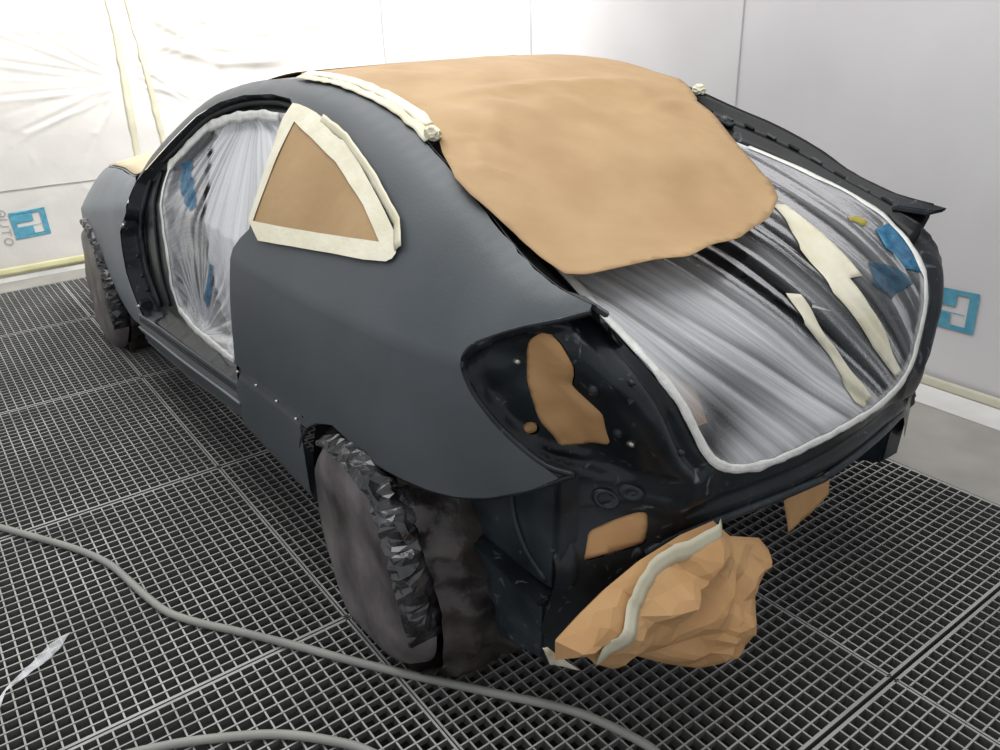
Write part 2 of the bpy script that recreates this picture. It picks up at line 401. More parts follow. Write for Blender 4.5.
def film_mat(name, white, streak=.5, fine=(60, 1.2), bump=.5, rough=.16, tint=(.93, .94, .95, 1)):
    """thin masking film: milky pulled streaks over clear plastic; mesh attributes milk, fold, along"""
    m, nt, b = nodes(name)
    out = nt.nodes['Material Output']; L = nt.links.new
    def att(n):
        a = nt.nodes.new('ShaderNodeAttribute'); a.attribute_name = n; return a.outputs['Fac']
    def mth(op, a, b_=None):
        x = nt.nodes.new('ShaderNodeMath'); x.operation = op
        for i, v in enumerate((a, b_)):
            if v is None: continue
            if isinstance(v, (int, float)): x.inputs[i].default_value = v
            else: L(v, x.inputs[i])
        return x.outputs[0]
    cx = nt.nodes.new('ShaderNodeCombineXYZ'); L(mth('MULTIPLY', att('fold'), fine[0]), cx.inputs[0]); L(mth('MULTIPLY', att('along'), fine[1]), cx.inputs[1])
    n = nt.nodes.new('ShaderNodeTexNoise'); n.inputs['Scale'].default_value = 1; n.inputs['Detail'].default_value = 5; n.inputs['Roughness'].default_value = .65
    L(cx.outputs[0], n.inputs['Vector'])
    st = mth('SUBTRACT', n.outputs['Fac'], .5)
    mk = att('milk')
    k = mth('MULTIPLY', mth('MULTIPLY', st, 2 * streak * 2), mth('ADD', mth('MULTIPLY', mk, .9), .12))
    fac = mth('ADD', mk, k); 
    cl = nt.nodes.new('ShaderNodeClamp'); L(fac, cl.inputs[0])
    b.inputs['Base Color'].default_value = white; b.inputs['Roughness'].default_value = rough + .12
    tr = nt.nodes.new('ShaderNodeBsdfTransparent'); tr.inputs['Color'].default_value = tint
    tl = nt.nodes.new('ShaderNodeBsdfTranslucent'); tl.inputs['Color'].default_value = white
    gl = nt.nodes.new('ShaderNodeBsdfGlossy'); gl.inputs['Roughness'].default_value = rough; gl.inputs['Color'].default_value = (.9, .92, .95, 1)
    body = nt.nodes.new('ShaderNodeMixShader'); body.inputs[0].default_value = .25
    L(b.outputs[0], body.inputs[1]); L(tl.outputs[0], body.inputs[2])
    clear = nt.nodes.new('ShaderNodeMixShader')
    fr = nt.nodes.new('ShaderNodeLayerWeight'); fr.inputs['Blend'].default_value = .12
    L(mth('MULTIPLY', fr.outputs['Fresnel'], .7), clear.inputs[0])
    L(tr.outputs[0], clear.inputs[1]); L(gl.outputs[0], clear.inputs[2])
    mx = nt.nodes.new('ShaderNodeMixShader')
    L(cl.outputs[0], mx.inputs[0]); L(clear.outputs[0], mx.inputs[1]); L(body.outputs[0], mx.inputs[2])
    L(mx.outputs[0], out.inputs['Surface'])
    bp = nt.nodes.new('ShaderNodeBump'); bp.inputs['Strength'].default_value = bump; bp.inputs['Distance'].default_value = .004
    L(n.outputs['Fac'], bp.inputs['Height'])
    tc = nt.nodes.new('ShaderNodeTexCoord')
    n2 = nt.nodes.new('ShaderNodeTexNoise'); n2.inputs['Scale'].default_value = 38; n2.inputs['Detail'].default_value = 5; n2.inputs['Distortion'].default_value = .8
    L(tc.outputs['Object'], n2.inputs['Vector'])
    bp2 = nt.nodes.new('ShaderNodeBump'); bp2.inputs['Strength'].default_value = .25; bp2.inputs['Distance'].default_value = .004
    L(n2.outputs['Fac'], bp2.inputs['Height']); L(bp.outputs['Normal'], bp2.inputs['Normal'])
    for s_ in (b, gl, tl, fr): L(bp2.outputs['Normal'], s_.inputs['Normal'])
    return m

def see_through(m, k):
    """let some light straight through (ink printed on clear film)"""
    nt = m.node_tree; out = nt.nodes['Material Output']; b = nt.nodes['Principled BSDF']
    tr = nt.nodes.new('ShaderNodeBsdfTransparent'); mx = nt.nodes.new('ShaderNodeMixShader'); mx.inputs[0].default_value = k
    nt.links.new(b.outputs[0], mx.inputs[1]); nt.links.new(tr.outputs[0], mx.inputs[2]); nt.links.new(mx.outputs[0], out.inputs['Surface'])
    return m

M = {}
M['primer'] = paint('grey_primer', srgb(62, 68, 72), srgb(80, 86, 90), .45, 2.2, .05, 180, spec=.6, rvar=.05)
M['primer_lit'] = paint('lit_grey_primer', srgb(122, 127, 131), srgb(138, 144, 148), .48, 2.5, .05, 180, spec=.5)  # paler copy of the primer: light glancing off the fender put into the colour
M['primer_edge'] = paint('dark_primer', srgb(34, 38, 42), srgb(52, 58, 63), .4, 6, .1, 40)
M['black'] = scuffed('black_body_metal', srgb(22, 25, 28), srgb(40, 46, 50), srgb(100, 106, 110), .30, .63)
M['black2'] = scuffed('dark_blue_black_metal', srgb(30, 36, 40), srgb(54, 62, 67), srgb(96, 104, 108), .34, .64)
M['inside'] = paint('dark_interior', srgb(14, 14, 15), srgb(42, 42, 43), .6, 5, .2, 20)
M['seat'] = paint('charcoal_seat_cloth', srgb(22, 22, 24), srgb(44, 44, 48), .9, 12, .2, 200)
M['paper'] = paint('brown_masking_paper', srgb(164, 134, 96), srgb(177, 148, 109), .62, 5, .12, 35, spec=.25)
M['paperh'] = paint('pale_masking_paper', srgb(206, 186, 152), srgb(216, 198, 166), .6, 5)
M['paper2'] = paint('tan_masking_paper', srgb(194, 150, 102), srgb(206, 164, 116), .62, 6, .08, 50, spec=.25)
M['tape'] = paint('cream_masking_tape', srgb(218, 213, 186), srgb(230, 226, 206), .55, 12, .15, 60, spec=.3)
M['tapew'] = paint('white_tape', srgb(216, 216, 210), srgb(236, 236, 230), .4, 25, .4, 60, spec=.4)
M['tapey'] = paint('pale_yellow_tape', srgb(212, 208, 160), srgb(226, 220, 176), .5, 8, .1, 60, spec=.3)
M['tapef'] = paint('faded_yellow_tape', srgb(206, 200, 172), srgb(218, 213, 190), .5, 8, .1, 60, spec=.3)
M['tapeg'] = paint('greyed_yellow_tape', srgb(196, 193, 172), srgb(208, 205, 186), .5, 8)
M['kerb'] = paint('grey_kerb', srgb(172, 172, 167), srgb(190, 190, 185), .6, 5)
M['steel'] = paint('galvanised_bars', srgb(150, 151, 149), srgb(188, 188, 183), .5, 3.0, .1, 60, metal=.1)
def shaded_sides(m, dark):
    # sides mixed darker by normal: shade inside the cells put into the colour
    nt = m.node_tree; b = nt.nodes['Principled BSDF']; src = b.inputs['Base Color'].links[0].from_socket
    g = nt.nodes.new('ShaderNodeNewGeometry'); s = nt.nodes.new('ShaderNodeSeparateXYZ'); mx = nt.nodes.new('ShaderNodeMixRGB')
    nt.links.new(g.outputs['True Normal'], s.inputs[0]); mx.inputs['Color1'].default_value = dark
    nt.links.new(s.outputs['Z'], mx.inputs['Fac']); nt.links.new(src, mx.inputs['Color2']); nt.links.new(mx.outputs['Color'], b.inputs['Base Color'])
shaded_sides(M['steel'], srgb(104, 103, 100))
M['gutter'] = scuffed('black_gutter_metal', srgb(12, 13, 15), srgb(26, 29, 32), srgb(90, 94, 97), .3, .66)
M['pit'] = paint('pit_floor', srgb(40, 38, 35), srgb(62, 58, 54), .9, 2)
M['concrete'] = paint('grey_concrete', srgb(150, 147, 141), srgb(170, 167, 160), .75, 3, .15, 40)
M['hose'] = paint('grey_rubber', srgb(140, 141, 135), srgb(158, 158, 150), .5, 6, .1, 60)
M['bagface'] = paint('dusty_dark_film', srgb(56, 50, 50), srgb(128, 121, 121), .40, 7, .6, 9, rvar=.1, detail=8)
M['bagblack'] = paint('black_plastic_film', srgb(20, 19, 19), srgb(84, 76, 72), .28, 6, .6, 18, detail=8)
M['foil'] = paint('crinkled_black_film', srgb(12, 12, 13), srgb(66, 66, 68), .16, 20, .3, 25, spec=.9)
M['tyre'] = paint('tyre_rubber', srgb(18, 18, 18), srgb(30, 30, 30), .8, 10)
M['chrome'] = paint('bare_metal', srgb(170, 168, 160), srgb(205, 202, 194), .3, 20, metal=.8)
M['rim'] = paint('alloy', srgb(120, 122, 124), srgb(150, 152, 154), .35, 10, metal=.7)
M['grey_print'] = paint('grey_print', srgb(150, 148, 148), srgb(160, 158, 158), .6, 10)
M['blue_print'] = paint('blue_print', srgb(78, 150, 176), srgb(104, 172, 192), .5, 30)
M['blue_right'] = paint('blue_print_worn', srgb(74, 146, 172), srgb(100, 164, 184), .5, 30)
M['blue_dark'] = paint('blue_print_on_film', srgb(22, 88, 128), srgb(60, 140, 176), .35, 40, .6, 40)
M['yellow'] = paint('yellow_print', srgb(170, 160, 40), srgb(196, 180, 60), .4, 30)
M['film'] = film_mat('clear_masking_film', (.90, .91, .93, 1), fine=(9, 1.0), streak=.5)
M['doorfilm'] = film_mat('door_masking_film', (.88, .89, .91, 1), fine=(26, 1.0), streak=.45)
M['blue_faint'] = paint('faint_blue_print', srgb(20, 60, 84), srgb(50, 104, 130), .35, 40, .4, 40)
for k_, v_ in (('blue_dark', .3), ('yellow', .45), ('blue_faint', .55)): see_through(M[k_], v_)
M['wallfilm'] = paint('white_booth_film', srgb(214, 210, 203), srgb(226, 223, 217), .38, 1.5, .25, 12, spec=.4)
M['wallfilm_r'] = paint('white_booth_sheet', srgb(208, 206, 206), srgb(220, 218, 219), .35, 1.2, .1, 8, spec=.4)
M['cove'] = paint('pale_kerb_paint', srgb(206, 205, 202), srgb(224, 223, 221), .5, 5)

# ------------------------------------------------------------------ room
FX, RY = 4.30, -1.67          # front wall and right wall planes
GX, GY = 4.02, -1.01          # grating edges
def creases(u, v, segs):
    d = 0
    for (a, b, w, h) in segs:
        ax, ay = a; bx, by = b
        L2 = (bx - ax) ** 2 + (by - ay) ** 2
        t = ((u - ax) * (bx - ax) + (v - ay) * (by - ay)) / L2
        t = max(0., min(1., t))
        q = math.hypot(u - ax - t * (bx - ax), v - ay - t * (by - ay))
        if q < 4 * w: d += h * math.exp(-(q / w) ** 2) * (1 - .6 * abs(2 * t - 1))
    return d
fp = PTS['fold_front']; seg = []
for i in range(0, len(fp), 2):
    seg.append((fp[i], fp[i + 1], .010, -.011)); 
    seg.append(((fp[i][0], fp[i][1] - .02), (fp[i + 1][0], fp[i + 1][1] - .006), .016, .010))
dp = PTS['drape']
for i in range(0, len(dp), 3):
    seg.append((dp[i], dp[i + 1], .035, .03)); seg.append((dp[i + 1], dp[i + 2], .035, .03))
    seg.append((dp[i + 1], (dp[i + 2][0] - .5, dp[i + 2][1] + .06), .03, .02))
rr = random.Random(3)
for i in range(46):   # fan of fine pulls from the taped point
    a = rr.uniform(-PI * .98, PI * .98); P0 = (.22, 1.10)
    r0 = rr.uniform(.03, .12); r1 = rr.uniform(.3, 1.1)
    seg.append(((P0[0] + r0 * math.cos(a), P0[1] + r0 * math.sin(a)), (P0[0] + r1 * math.cos(a), P0[1] + r1 * math.sin(a) * .8), rr.uniform(.006, .014), rr.choice((-1, 1)) * rr.uniform(.002, .005)))
for i in range(36):
    u0 = rr.uniform(.1, 2.2); v0 = rr.uniform(.05, 1.6)
    seg.append(((u0, v0), (u0 + rr.uniform(-.4, .4), v0 + rr.uniform(-.12, .12)), rr.uniform(.01, .02), rr.choice((-1, 1)) * rr.uniform(.002, .004)))
def fwall(u, v):
    d = creases(u, v, seg)
    d += .02 * noise.noise(Vector((u * 1.3, v * 1.3, 0))) + .006 * noise.noise(Vector((u * 5, v * 5, 3)))
    return d
us = np.concatenate([np.arange(RY, -1.3, .05), np.arange(-1.3, 1.7, .0125), np.arange(1.7, 3.3, .06)])
vs = np.concatenate([[0.0], np.arange(.03, 1.75, .0125), np.arange(1.75, 3.05, .08)])
V = []; F = []
for v in vs:
    for u in us:
        V.append((FX - (fwall(u, v) if v > 0.02 and v < 1.9 else 0), u, v))
n = len(us)
for j in range(len(vs) - 1):
    for i in range(n - 1): F.append((j * n + i, j * n + i + 1, (j + 1) * n + i + 1, (j + 1) * n + i))
wf = obj('wall_front', mesh_from('wall_front', V, F), M['wallfilm']); tag(wf, kind='structure')
segr = []
for i in range(60):
    x0 = rr.uniform(-2, 4.2); z0 = rr.uniform(.1, 1.5); l = rr.uniform(.1, .6)
    segr.append(((x0, z0), (x0 + rr.uniform(-.02, .02), z0 + l), rr.uniform(.006, .012), rr.choice((-1, 1)) * rr.uniform(.001, .003)))
us = np.arange(-4.2, 4.301, .025); vs = np.concatenate([[0.0], np.arange(.05, 1.8, .03), np.arange(1.8, 3.05, .1)])
V = []; F = []; n = len(us)
for v in vs:
    for u in us:
        V.append((u, RY + (creases(u, v, segr) + .012 * noise.noise(Vector((u * 1.1, v * .7, 9))) if .02 < v < 1.85 else 0), v))
for j in range(len(vs) - 1):
    for i in range(n - 1): F.append((j * n + i, (j + 1) * n + i, (j + 1) * n + i + 1, j * n + i + 1))
wr = obj('wall_right', mesh_from('wall_right', V, F), M['wallfilm_r']); tag(wr, kind='structure')
# seams of the wall sheets
def structure_box(name, c, s, mat, bev=0):
    o = box(name, c, s, mat, bev=bev); tag(o, kind='structure'); return o
sr = PTS['seam_right']
for i, xx in enumerate((sr[0][0], (sr[2][0] + sr[3][0]) / 2)):
    structure_box('trim_%d' % (i + 1), (xx, RY + .007, 1.5), (.006, .006, 2.9), paint('seam_grey_%d' % i, srgb(196, 194, 196), srgb(206, 204, 206), .5), .002)
# pale tape along the foot of both walls, kerbs and concrete strips
o = ribbon('trim_3', [(FX - .022, y, .052) for y in np.arange(RY, 3.2, .1)], (-1, 0, 0), .045, M['tapey'], wob=.25); tag(o, kind='structure')
o = ribbon('trim_4', [(x, RY + .02, .03) for x in np.arange(-4, 4.3, .1)], (0, 1, 0), .05, M['tapeg'], wob=.2); tag(o, kind='structure')
cv = []
for x in np.arange(-4.2, 4.31, .25):
    cv.append([(x, RY + .022, .012), (x, RY + .05, .014), (x, RY + .08, .010), (x, RY + .13, .004), (x, RY + .17, .0015)])
o = loft('baseboard_right', cv, M['cove']); tag(o, kind='structure')
cv = []
for y in np.arange(RY, 3.3, .25):
    cv.append([(FX - .03, y, .018), (FX - .05, y, .019), (FX - .07, y, .012), (FX - .085, y, .0015)])
o = loft('baseboard_front', cv, M['kerb']); tag(o, kind='structure')
# concrete slab with the pit the grating covers
bm = bmesh.new()
box_bm(bm, ((GX + FX) / 2 + .1, .8, -.25), (FX - GX + .2, 5.2, .5))
box_bm(bm, (-.1, (GY + RY) / 2 - .1, -.25), (8.24, GY - RY + .2, .5))
me = bpy.data.meshes.new('floor'); bm.to_mesh(me); bm.free()
fl = obj('floor', me, M['concrete']); tag(fl, kind='structure')
pt = box('floor', (0, 1.2, -.52), (9, 5.6, .04), M['pit']); tag(pt, kind='structure')
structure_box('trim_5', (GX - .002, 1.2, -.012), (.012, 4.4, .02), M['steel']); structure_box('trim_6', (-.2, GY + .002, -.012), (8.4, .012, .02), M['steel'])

# ------------------------------------------------------------------ floor gratings
CW, PXL, PYL = 1 / 30, 1.0, .93
def grate(lx, ly):
    bm = bmesh.new(); g = .002; h = .028
    x0, x1, y0, y1 = g, lx - g, g, ly - g
    for y in (y0 + .002, y1 - .002): box_bm(bm, ((x0 + x1) / 2, y, -h / 2), (x1 - x0, .0055, h))
    for x in (x0 + .002, x1 - .002): box_bm(bm, (x, (y0 + y1) / 2, -h / 2), (.008, y1 - y0, h))
    k = 1
    while k * CW < ly - .012:
        box_bm(bm, ((x0 + x1) / 2, k * CW, -h / 2), (x1 - x0 - .008, .0042, h - .0004)); k += 1
    k = 1
    while k * CW < lx - .012:
        box_bm(bm, (k * CW, (y0 + y1) / 2, -.0065), (.0042, y1 - y0 - .008, .016)); k += 1
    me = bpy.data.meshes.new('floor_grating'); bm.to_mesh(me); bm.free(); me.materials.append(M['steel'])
    return me
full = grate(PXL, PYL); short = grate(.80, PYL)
XS = [3.21, 2.195, 1.185, .175, -.83, -1.84]          # near edge of each row, counted from the front wall
ORD = ['first', 'second', 'third', 'fourth', 'fifth', 'sixth']
for r_, x0 in enumerate(XS):
    for c_ in range(4):
        y0 = GY + .008 + c_ * .931
        if x0 < -1 and c_ > 1: continue
        if x0 > 3 and c_ > 2 and False: continue
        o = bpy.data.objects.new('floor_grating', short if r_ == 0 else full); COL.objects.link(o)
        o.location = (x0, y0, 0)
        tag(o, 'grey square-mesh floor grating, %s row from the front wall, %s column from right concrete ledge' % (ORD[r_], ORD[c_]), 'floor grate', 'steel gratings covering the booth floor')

# ------------------------------------------------------------------ printed marks on the wall film
def mark(name, quad, shapes, plane, mat, parent):
    """shapes in a unit square mapped on the wall quad (TL, TR, BR, BL)"""
    TL, TR, BR, BL = [Vector(q) for q in quad]
    def mp(a, b):
        top = TL.lerp(TR, a); bot = BL.lerp(BR, a); q = top.lerp(bot, b)
        return plane(q[0], q[1])
    V = []; F = []
    for s in shapes:
        k = len(V); V += [mp(*p) for p in s]; F.append(tuple(range(k, k + len(s))))
    return obj(name, mesh_from(name, V, F, False), mat, parent)
def rect(a0, b0, a1, b1): 
    n = 6; P = []
    for i in range(n): P.append((a0 + (a1 - a0) * i / n, b0))
    for i in range(n): P.append((a1, b0 + (b1 - b0) * i / n))
    for i in range(n): P.append((a1 - (a1 - a0) * i / n, b1))
    for i in range(n): P.append((a0, b1 - (b1 - b0) * i / n))
    return P
LOGO = [rect(0, 0, 1, .12), rect(.84, .12, 1, .88), rect(0, .88, 1, 1), rect(0, .12, .62, .42), rect(0, .60, .56, .88), rect(0, .42, .14, .60),
        rect(.14, .575, .8, .595)]
pf = lambda off: (lambda y, z: (FX - fwall(y, z) - off, y, z))
prr = lambda off: (lambda x, z: (x, RY + creases(x, z, segr) + .012 * noise.noise(Vector((x * 1.1, z * .7, 9))) + off, z))
lg = empty('printed_logo', (FX, PTS['logo_front'][3][0], PTS['logo_front'][3][1])); tag(lg, 'blue square T mark with AUTO lettering printed on the front wall film', 'logo')
def reroot(o, root):
    o.parent = root; o.matrix_parent_inverse = Matrix.Translation(-Vector(root.location))
q = PTS['logo_front']
b_ = mark('blue_mark', q, LOGO, pf(.006), M['blue_print'], None); reroot(b_, lg)
# AUTO, outlined letters turned a quarter clockwise, top to bottom at the left of the mark
def stroke_letter(strokes, org, ux, uy, w, plane):
    V = []; F = []
    for st in strokes:
        for a, b in zip(st[:-1], st[1:]):
            A = Vector(org) + Vector(ux) * a[0] + Vector(uy) * a[1]; B_ = Vector(org) + Vector(ux) * b[0] + Vector(uy) * b[1]
            d = (B_ - A); 
            if d.length < 1e-6: continue
            d.normalize(); nrm = Vector((-d[1], d[0])) * w; e = d * w * .6
            k = len(V); V += [plane(*(A - nrm - e)), plane(*(A + nrm - e)), plane(*(B_ + nrm + e)), plane(*(B_ - nrm + e))]; F.append((k, k + 1, k + 2, k + 3))
    return V, F
circ = [(.45 + .42 * math.cos(a), .5 + .5 * math.sin(a)) for a in np.linspace(0, 2 * PI, 17)]
LET = {'A': [[(0, 0), (.1, .75), (.45, 1), (.8, .75), (.9, 0)], [(.05, .4), (.85, .4)]], 'U': [[(0, 1), (0, .3), (.2, 0), (.7, 0), (.9, .3), (.9, 1)]],
       'T': [[(0, 1), (.9, 1)], [(.45, 1), (.45, 0)]], 'O': [circ]}
V = []; F = []
for i, ch in enumerate('AUTO'):
    sx = .052
    # reading direction runs down (-z); letter tops point to the viewer's right (-y)
    org = (1.068, .425 - i * .058)
    v, f = stroke_letter(LET[ch], org, (0, -.047), (-.046, -.006), .0022, pf(.006))
    k = len(V); V += v; F += [tuple(k + t for t in ff) for ff in f]
t_ = obj('lettering', mesh_from('lettering', V, F, False), M['grey_print']); reroot(t_, lg)
q = PTS['logo_right']
q = [(q[0][0] + .03, q[0][1]), q[1], q[2], (q[3][0] + .08, q[3][1] + .004)]
lr = mark('printed_logo', q, LOGO, prr(.006), M['blue_right'], None)
tag(lr, 'blue square mark printed on right wall film beside the car rear', 'logo')
# tape strips on the front wall
for nm, key, lab in (('masking_tape', 'tape_a', 'left one of two faded yellow tape strips down the front wall film'), ('masking_tape', 'tape_b', 'right one of two faded yellow tape strips down the front wall film')):
    pl = resample(PTS[key], .03, False)
    pl = [(FX - fwall(p[0], p[1]) - .006, p[0], p[1]) for p in pl]
    o = ribbon(nm, pl, (-1, 0, 0), .042 if key == 'tape_a' else .034, M['tapef'], wob=.5, seed=3 if key == 'tape_a' else 8); tag(o, lab, 'tape')
s2 = PTS['seam_front']
pl = [(FX - fwall(y, .529) - .007, y, .529) for y in np.arange(-.2, 2.2, .04)]
o = ribbon('trim_7', pl, (-1, 0, 0), .006, paint('film_seam', srgb(150, 148, 145), srgb(180, 178, 174), .6)); tag(o, kind='structure')

# ------------------------------------------------------------------ car
car = empty('car', (0, 0, 0))
tag(car, 'two-door coupe body shell in dark grey primer, stripped and masked for painting', 'car')
yS = lambda off=0: (lambda x, z: (x, side(x, z) + off, z))
railp = [(x, rail(x)[1] - .0006) for x in (-.466, -.44, -.41, -.38, -.356, -.3, -.245, -.19, -.127, -.06, .003, .06, .119, .19, .253, .33, .411, .5, .576, .66, .75, .85, .948, 1.02, 1.081, 1.15, 1.229, 1.32, 1.408, 1.5, 1.6, 1.7, 1.8, 1.9)]
rl = PTS['roof_line_in']                       # front (low) -> rear
qw = PTS['quarter_window']; qf = PTS['quarter_front']; ql = PTS['quarter_low']; ar = PTS['arch_rear']; tl = PTS['taillight']
side_outline = railp + [(1.885, .915)] + rl[:-1] + [(.80, 1.262)] + [(.771, 1.25), (.725, 1.10), (.704, .945)] + qf[1:] + ql[1:] + [(.345, .52)] + ar[2:-1] + [(-.478, .672)] + tl[::-1][1:-1]
o = sheet('quarter_panel', side_outline, yS(), M['primer'], car, res=.017)
mirrored(o)
# rolled edge of the tail lamp opening
def tubeline(name, pts, r, mat, parent=car, mir=True, n=8):
    o = tube(name, smooth_path(pts, 4), r, mat, parent, n)
    if mir: mirrored(o)
    return o
tubeline('lamp_flange', [(x, side(x, z) - .006, z) for x, z in tl[1:]], .006, M['black'])
tubeline('arch_flange', [(x, side(x, z) - .006, z) for x, z in [(.41, .33)] + ar[1:]], .006, M['black'])
# front fender
fa = [(2.365, .25), (2.42, .39), (2.49, .51), (2.60, .58), (2.72, .60), (2.84, .575), (2.93, .51), (2.99, .41), (3.0, .30)]
df = PTS['door_front']
ff = [(1.90, .903), (2.0, rail(2.0)[1] - .001), (2.1, rail(2.1)[1] - .001), (2.25, rail(2.25)[1] - .001), (2.5, rail(2.5)[1] - .001), (2.8, rail(2.8)[1] - .001), (3.1, rail(3.1)[1] - .001), (3.34, rail(3.34)[1] - .002), (3.36, .40), (3.2, .28), (3.0, .26)] + fa[::-1] + [(2.33, .225), (2.03, .262)] + [(1.935, .345)] + df[::-1][1:-1]
o = sheet('front_fender', ff, yS(), M['primer_lit'], car, res=.022); mirrored(o)
tubeline('fender_flange', [(x, side(x, z) - .006, z) for x, z in fa], .006, M['black'])
# door frame: recessed jamb with an open hole
dpl = PTS['door_plastic']
IN = .055
outer = rl + [(.775, 1.255), (.725, 1.10), (.704, .94)] + qf[1:] + [(.79, .47), (1.2, .44), (1.7, .40), (1.90, .335)] + df[::-1]
hole = dpl + [(.80, .5), (.78, .62), (.785, .84), (.72, .95), (.74, 1.1), (.79, 1.215)]
hole = [hole[i] for i in range(len(hole)) if i not in ()]
def jamb(x, z):
    d = float(segdist(np.array([[x, z]]), outer)[0])
    k = smoothstep(0, .028, d)
    return (x, side(x, z) - .004 - (IN - .004) * k, z)
o = sheet('door_frame', outer, jamb, M['black'], car, holes=[hole], res=.016); mirrored(o)
# seal channel following the roof line
sc = [(1.86, .93), (1.60, 1.045), (1.43, 1.147), (1.27, 1.198), (1.10, 1.228), (.92, 1.242), (.79, 1.238)]
tubeline('door_seal', [(x, side(x, z) - .035, z) for x, z in sc], .008, M['inside'])
tubeline('pillar_rib', [(x, side(x, z) - .045, z) for x, z in [(1.84, .93), (1.82, .82), (1.86, .70), (1.84, .56), (1.76, .44)]], .009, M['black'])
tubeline('pillar_rib', [(x, side(x, z) - .05, z) for x, z in [(1.73, .96), (1.70, .86), (1.68, .72), (1.66, .58), (1.62, .48)]], .006, M['black'])
for (x, z) in ((1.93, .74), (1.90, .42)):
    h = box('door_hinge', (x, side(x, z) - .02, z), (.05, .045, .03), M['black'], car, bev=.004)
    tube('hinge_pin', [(x + .02, side(x, z) + .008, z - .01), (x - .03, side(x, z) + .012, z + .006)], .007, M['chrome'], h)
for i, (x, z) in enumerate([(1.97, .60), (1.96, .52), (1.92, .47)]):
    tube('bolt', [(x, side(x, z) - .05, z), (x, side(x, z) - .038, z)], .009, M['black2'], car)
# sill
def zb(x): return lerp_tab(x, [(.3, .285), (.83, .325), (1.44, .255), (2.05, .215)])
rows = []
for x in np.linspace(.80, 2.02, 22):
    zt = lerp_tab(x, [(.8, .478), (1.7, .402), (2.05, .36)]); b0 = zb(x); y = smooth_tab(x, BODY_HALF) + .008
    h = zt - b0
    rows.append([(x, y - .075, zt + .012), (x, y - .035, zt + .006), (x, y - .028, zt - .012), (x, y - .006, zt - .018), (x, y - .002, zt - .22 * h), (x, y - .014, zt - .30 * h), (x, y - .012, zt - .42 * h), (x, y + .004, zt - .50 * h), (x, y + .003, zt - .62 * h), (x, y - .012, zt - .70 * h), (x, y - .01, zt - .88 * h), (x, y - .02, b0), (x, y - .12, b0 - .01)])
o = loft('sill', rows, M['primer'], car); mirrored(o)
for k_ in (3, 7, 11):
    tubeline('sill_ridge', [r_[k_] for r_ in rows[::3]], .0045, M['primer_lit'] if k_ != 11 else M['primer_edge'])  # paler primer on the upper ridges puts bright step edges into the colour
tubeline('sill_groove', [(r_[5][0], r_[5][1] + .006, r_[5][2]) for r_ in rows[::3]], .007, M['inside'])
rows = []
for x in np.linspace(.345, .81, 12):
    zt = lerp_tab(x, [(.3, .552), (.5, .556), (.77, .542), (.81, .50)]); b0 = zb(x) - .005; y = smooth_tab(x, BODY_HALF)
    rows.append([(x, y - .01, zt + .012), (x, y + .002, zt), (x, y + .004, zt - .03), (x, y + .010, zt - .042), (x, y + .012, zt - .055), (x, y + .010, b0 + .03), (x, y + .004, b0), (x, y - .10, b0 - .01)])
o = loft('sill_cover', rows, M['primer'], car); mirrored(o)
for (x, z) in ((.745, .527), (.60, .535), (.46, .538), (.345, .53)):
    tube('clip_hole', [(x, side(x, z), z), (x, side(x, z) + .009, z)], .0045, M['chrome'], car, 10)
for i in range(8):
    x = .88 + i * .14; z = lerp_tab(x, [(.8, .478), (1.7, .402), (2.05, .36)]) + .009
    tube('plug', [(x, side(x, z) - .052, z - .004), (x, side(x, z) - .052, z + .004)], .008, M['inside'], car, 8)

# rear end
tlr = PTS['taillight_rear']; rc = PTS['recess']
rcl = np.array(rc)
def recess_fields(P):
    ins = pip(P, rc); d = segdist(P, rc)
    return ins, d
RIDGES = [([(.59, .945), (.585, .89), (.574, .84), (.548, .785), (.525, .72), (.512, .66)], .008, .016),
          ([(.70, .90), (.716, .872), (.715, .84), (.70, .79), (.67, .735), (.635, .69), (.60, .668), (.55, .655)], .007, .012),
          ([(.525, .91), (.508, .86), (.485, .80), (.46, .74), (.435, .68), (.40, .635)], .010, -.012),
          ([(.645, .62), (.625, .58), (.628, .52), (.635, .46), (.645, .41)], .007, .011),
          ([(.46, .575), (.455, .52), (.462, .475)], .008, .007), ([(.46, .575), (.54, .572), (.62, .56)], .006, .006)]
def rear_map(extra=0.0):
    def f(y, z):
        ay = abs(y); P = np.array([[ay, z]]); ins, d = recess_fields(P)
        x = rear_x(ay, z)
        if ins[0]:
            k = smoothstep(0, .022, float(d[0])); x += .030 * k
            x += .006 * noise.noise(Vector((ay * 22, z * 22, 1))) * k
        elif z > .5 and ay > .40:
            x += .003 * noise.noise(Vector((ay * 15, z * 9, 5)))
        pt = np.array([[ay, z]])
        if ay > .38:
            for ln, w_, h_ in RIDGES:
                dd = float(segdist(pt, ln, False)[0])
                if dd < 3 * w_: x -= h_ * math.exp(-(dd / w_) ** 2)
        if z < .6:
            x += .012 * math.exp(-((z - .535) / .012) ** 2) * (1 if ay < .42 else .4)       # pressed groove
            x += .02 * smoothstep(.50, .47, z) * (1 if ay < .42 else 0)
        return (x + extra, y, z)
    return f
FILM_W = [(.572, .0), (.575, .10), (.582, .20), (.60, .285), (.62, .335), (.65, .374), (.70, .405), (.75, .428), (.80, .452), (.85, .478), (.90, .498), (.94, .512)]
op = [(w, z) for z, w in FILM_W]
rb = [(0, .478), (.137, .487), (.257, .490), (.411, .482), (.480, .466), (.545, .40), (.60, .335), (.6828, .277)]
outR = rb + [(.700, .31), (.672, .42), (.655, .55), (.642, .622)] + [(.622, .632), (.640, .648)] + tlr[::-1][2:-1] + [(.562, .988)] + op[::-1][:-1]
cut1 = corner_round(PTS['tail_cutout'], .2); cut2 = corner_round(PTS['rect_cutout'], .12); sh_ = PTS['small_hole'][0]
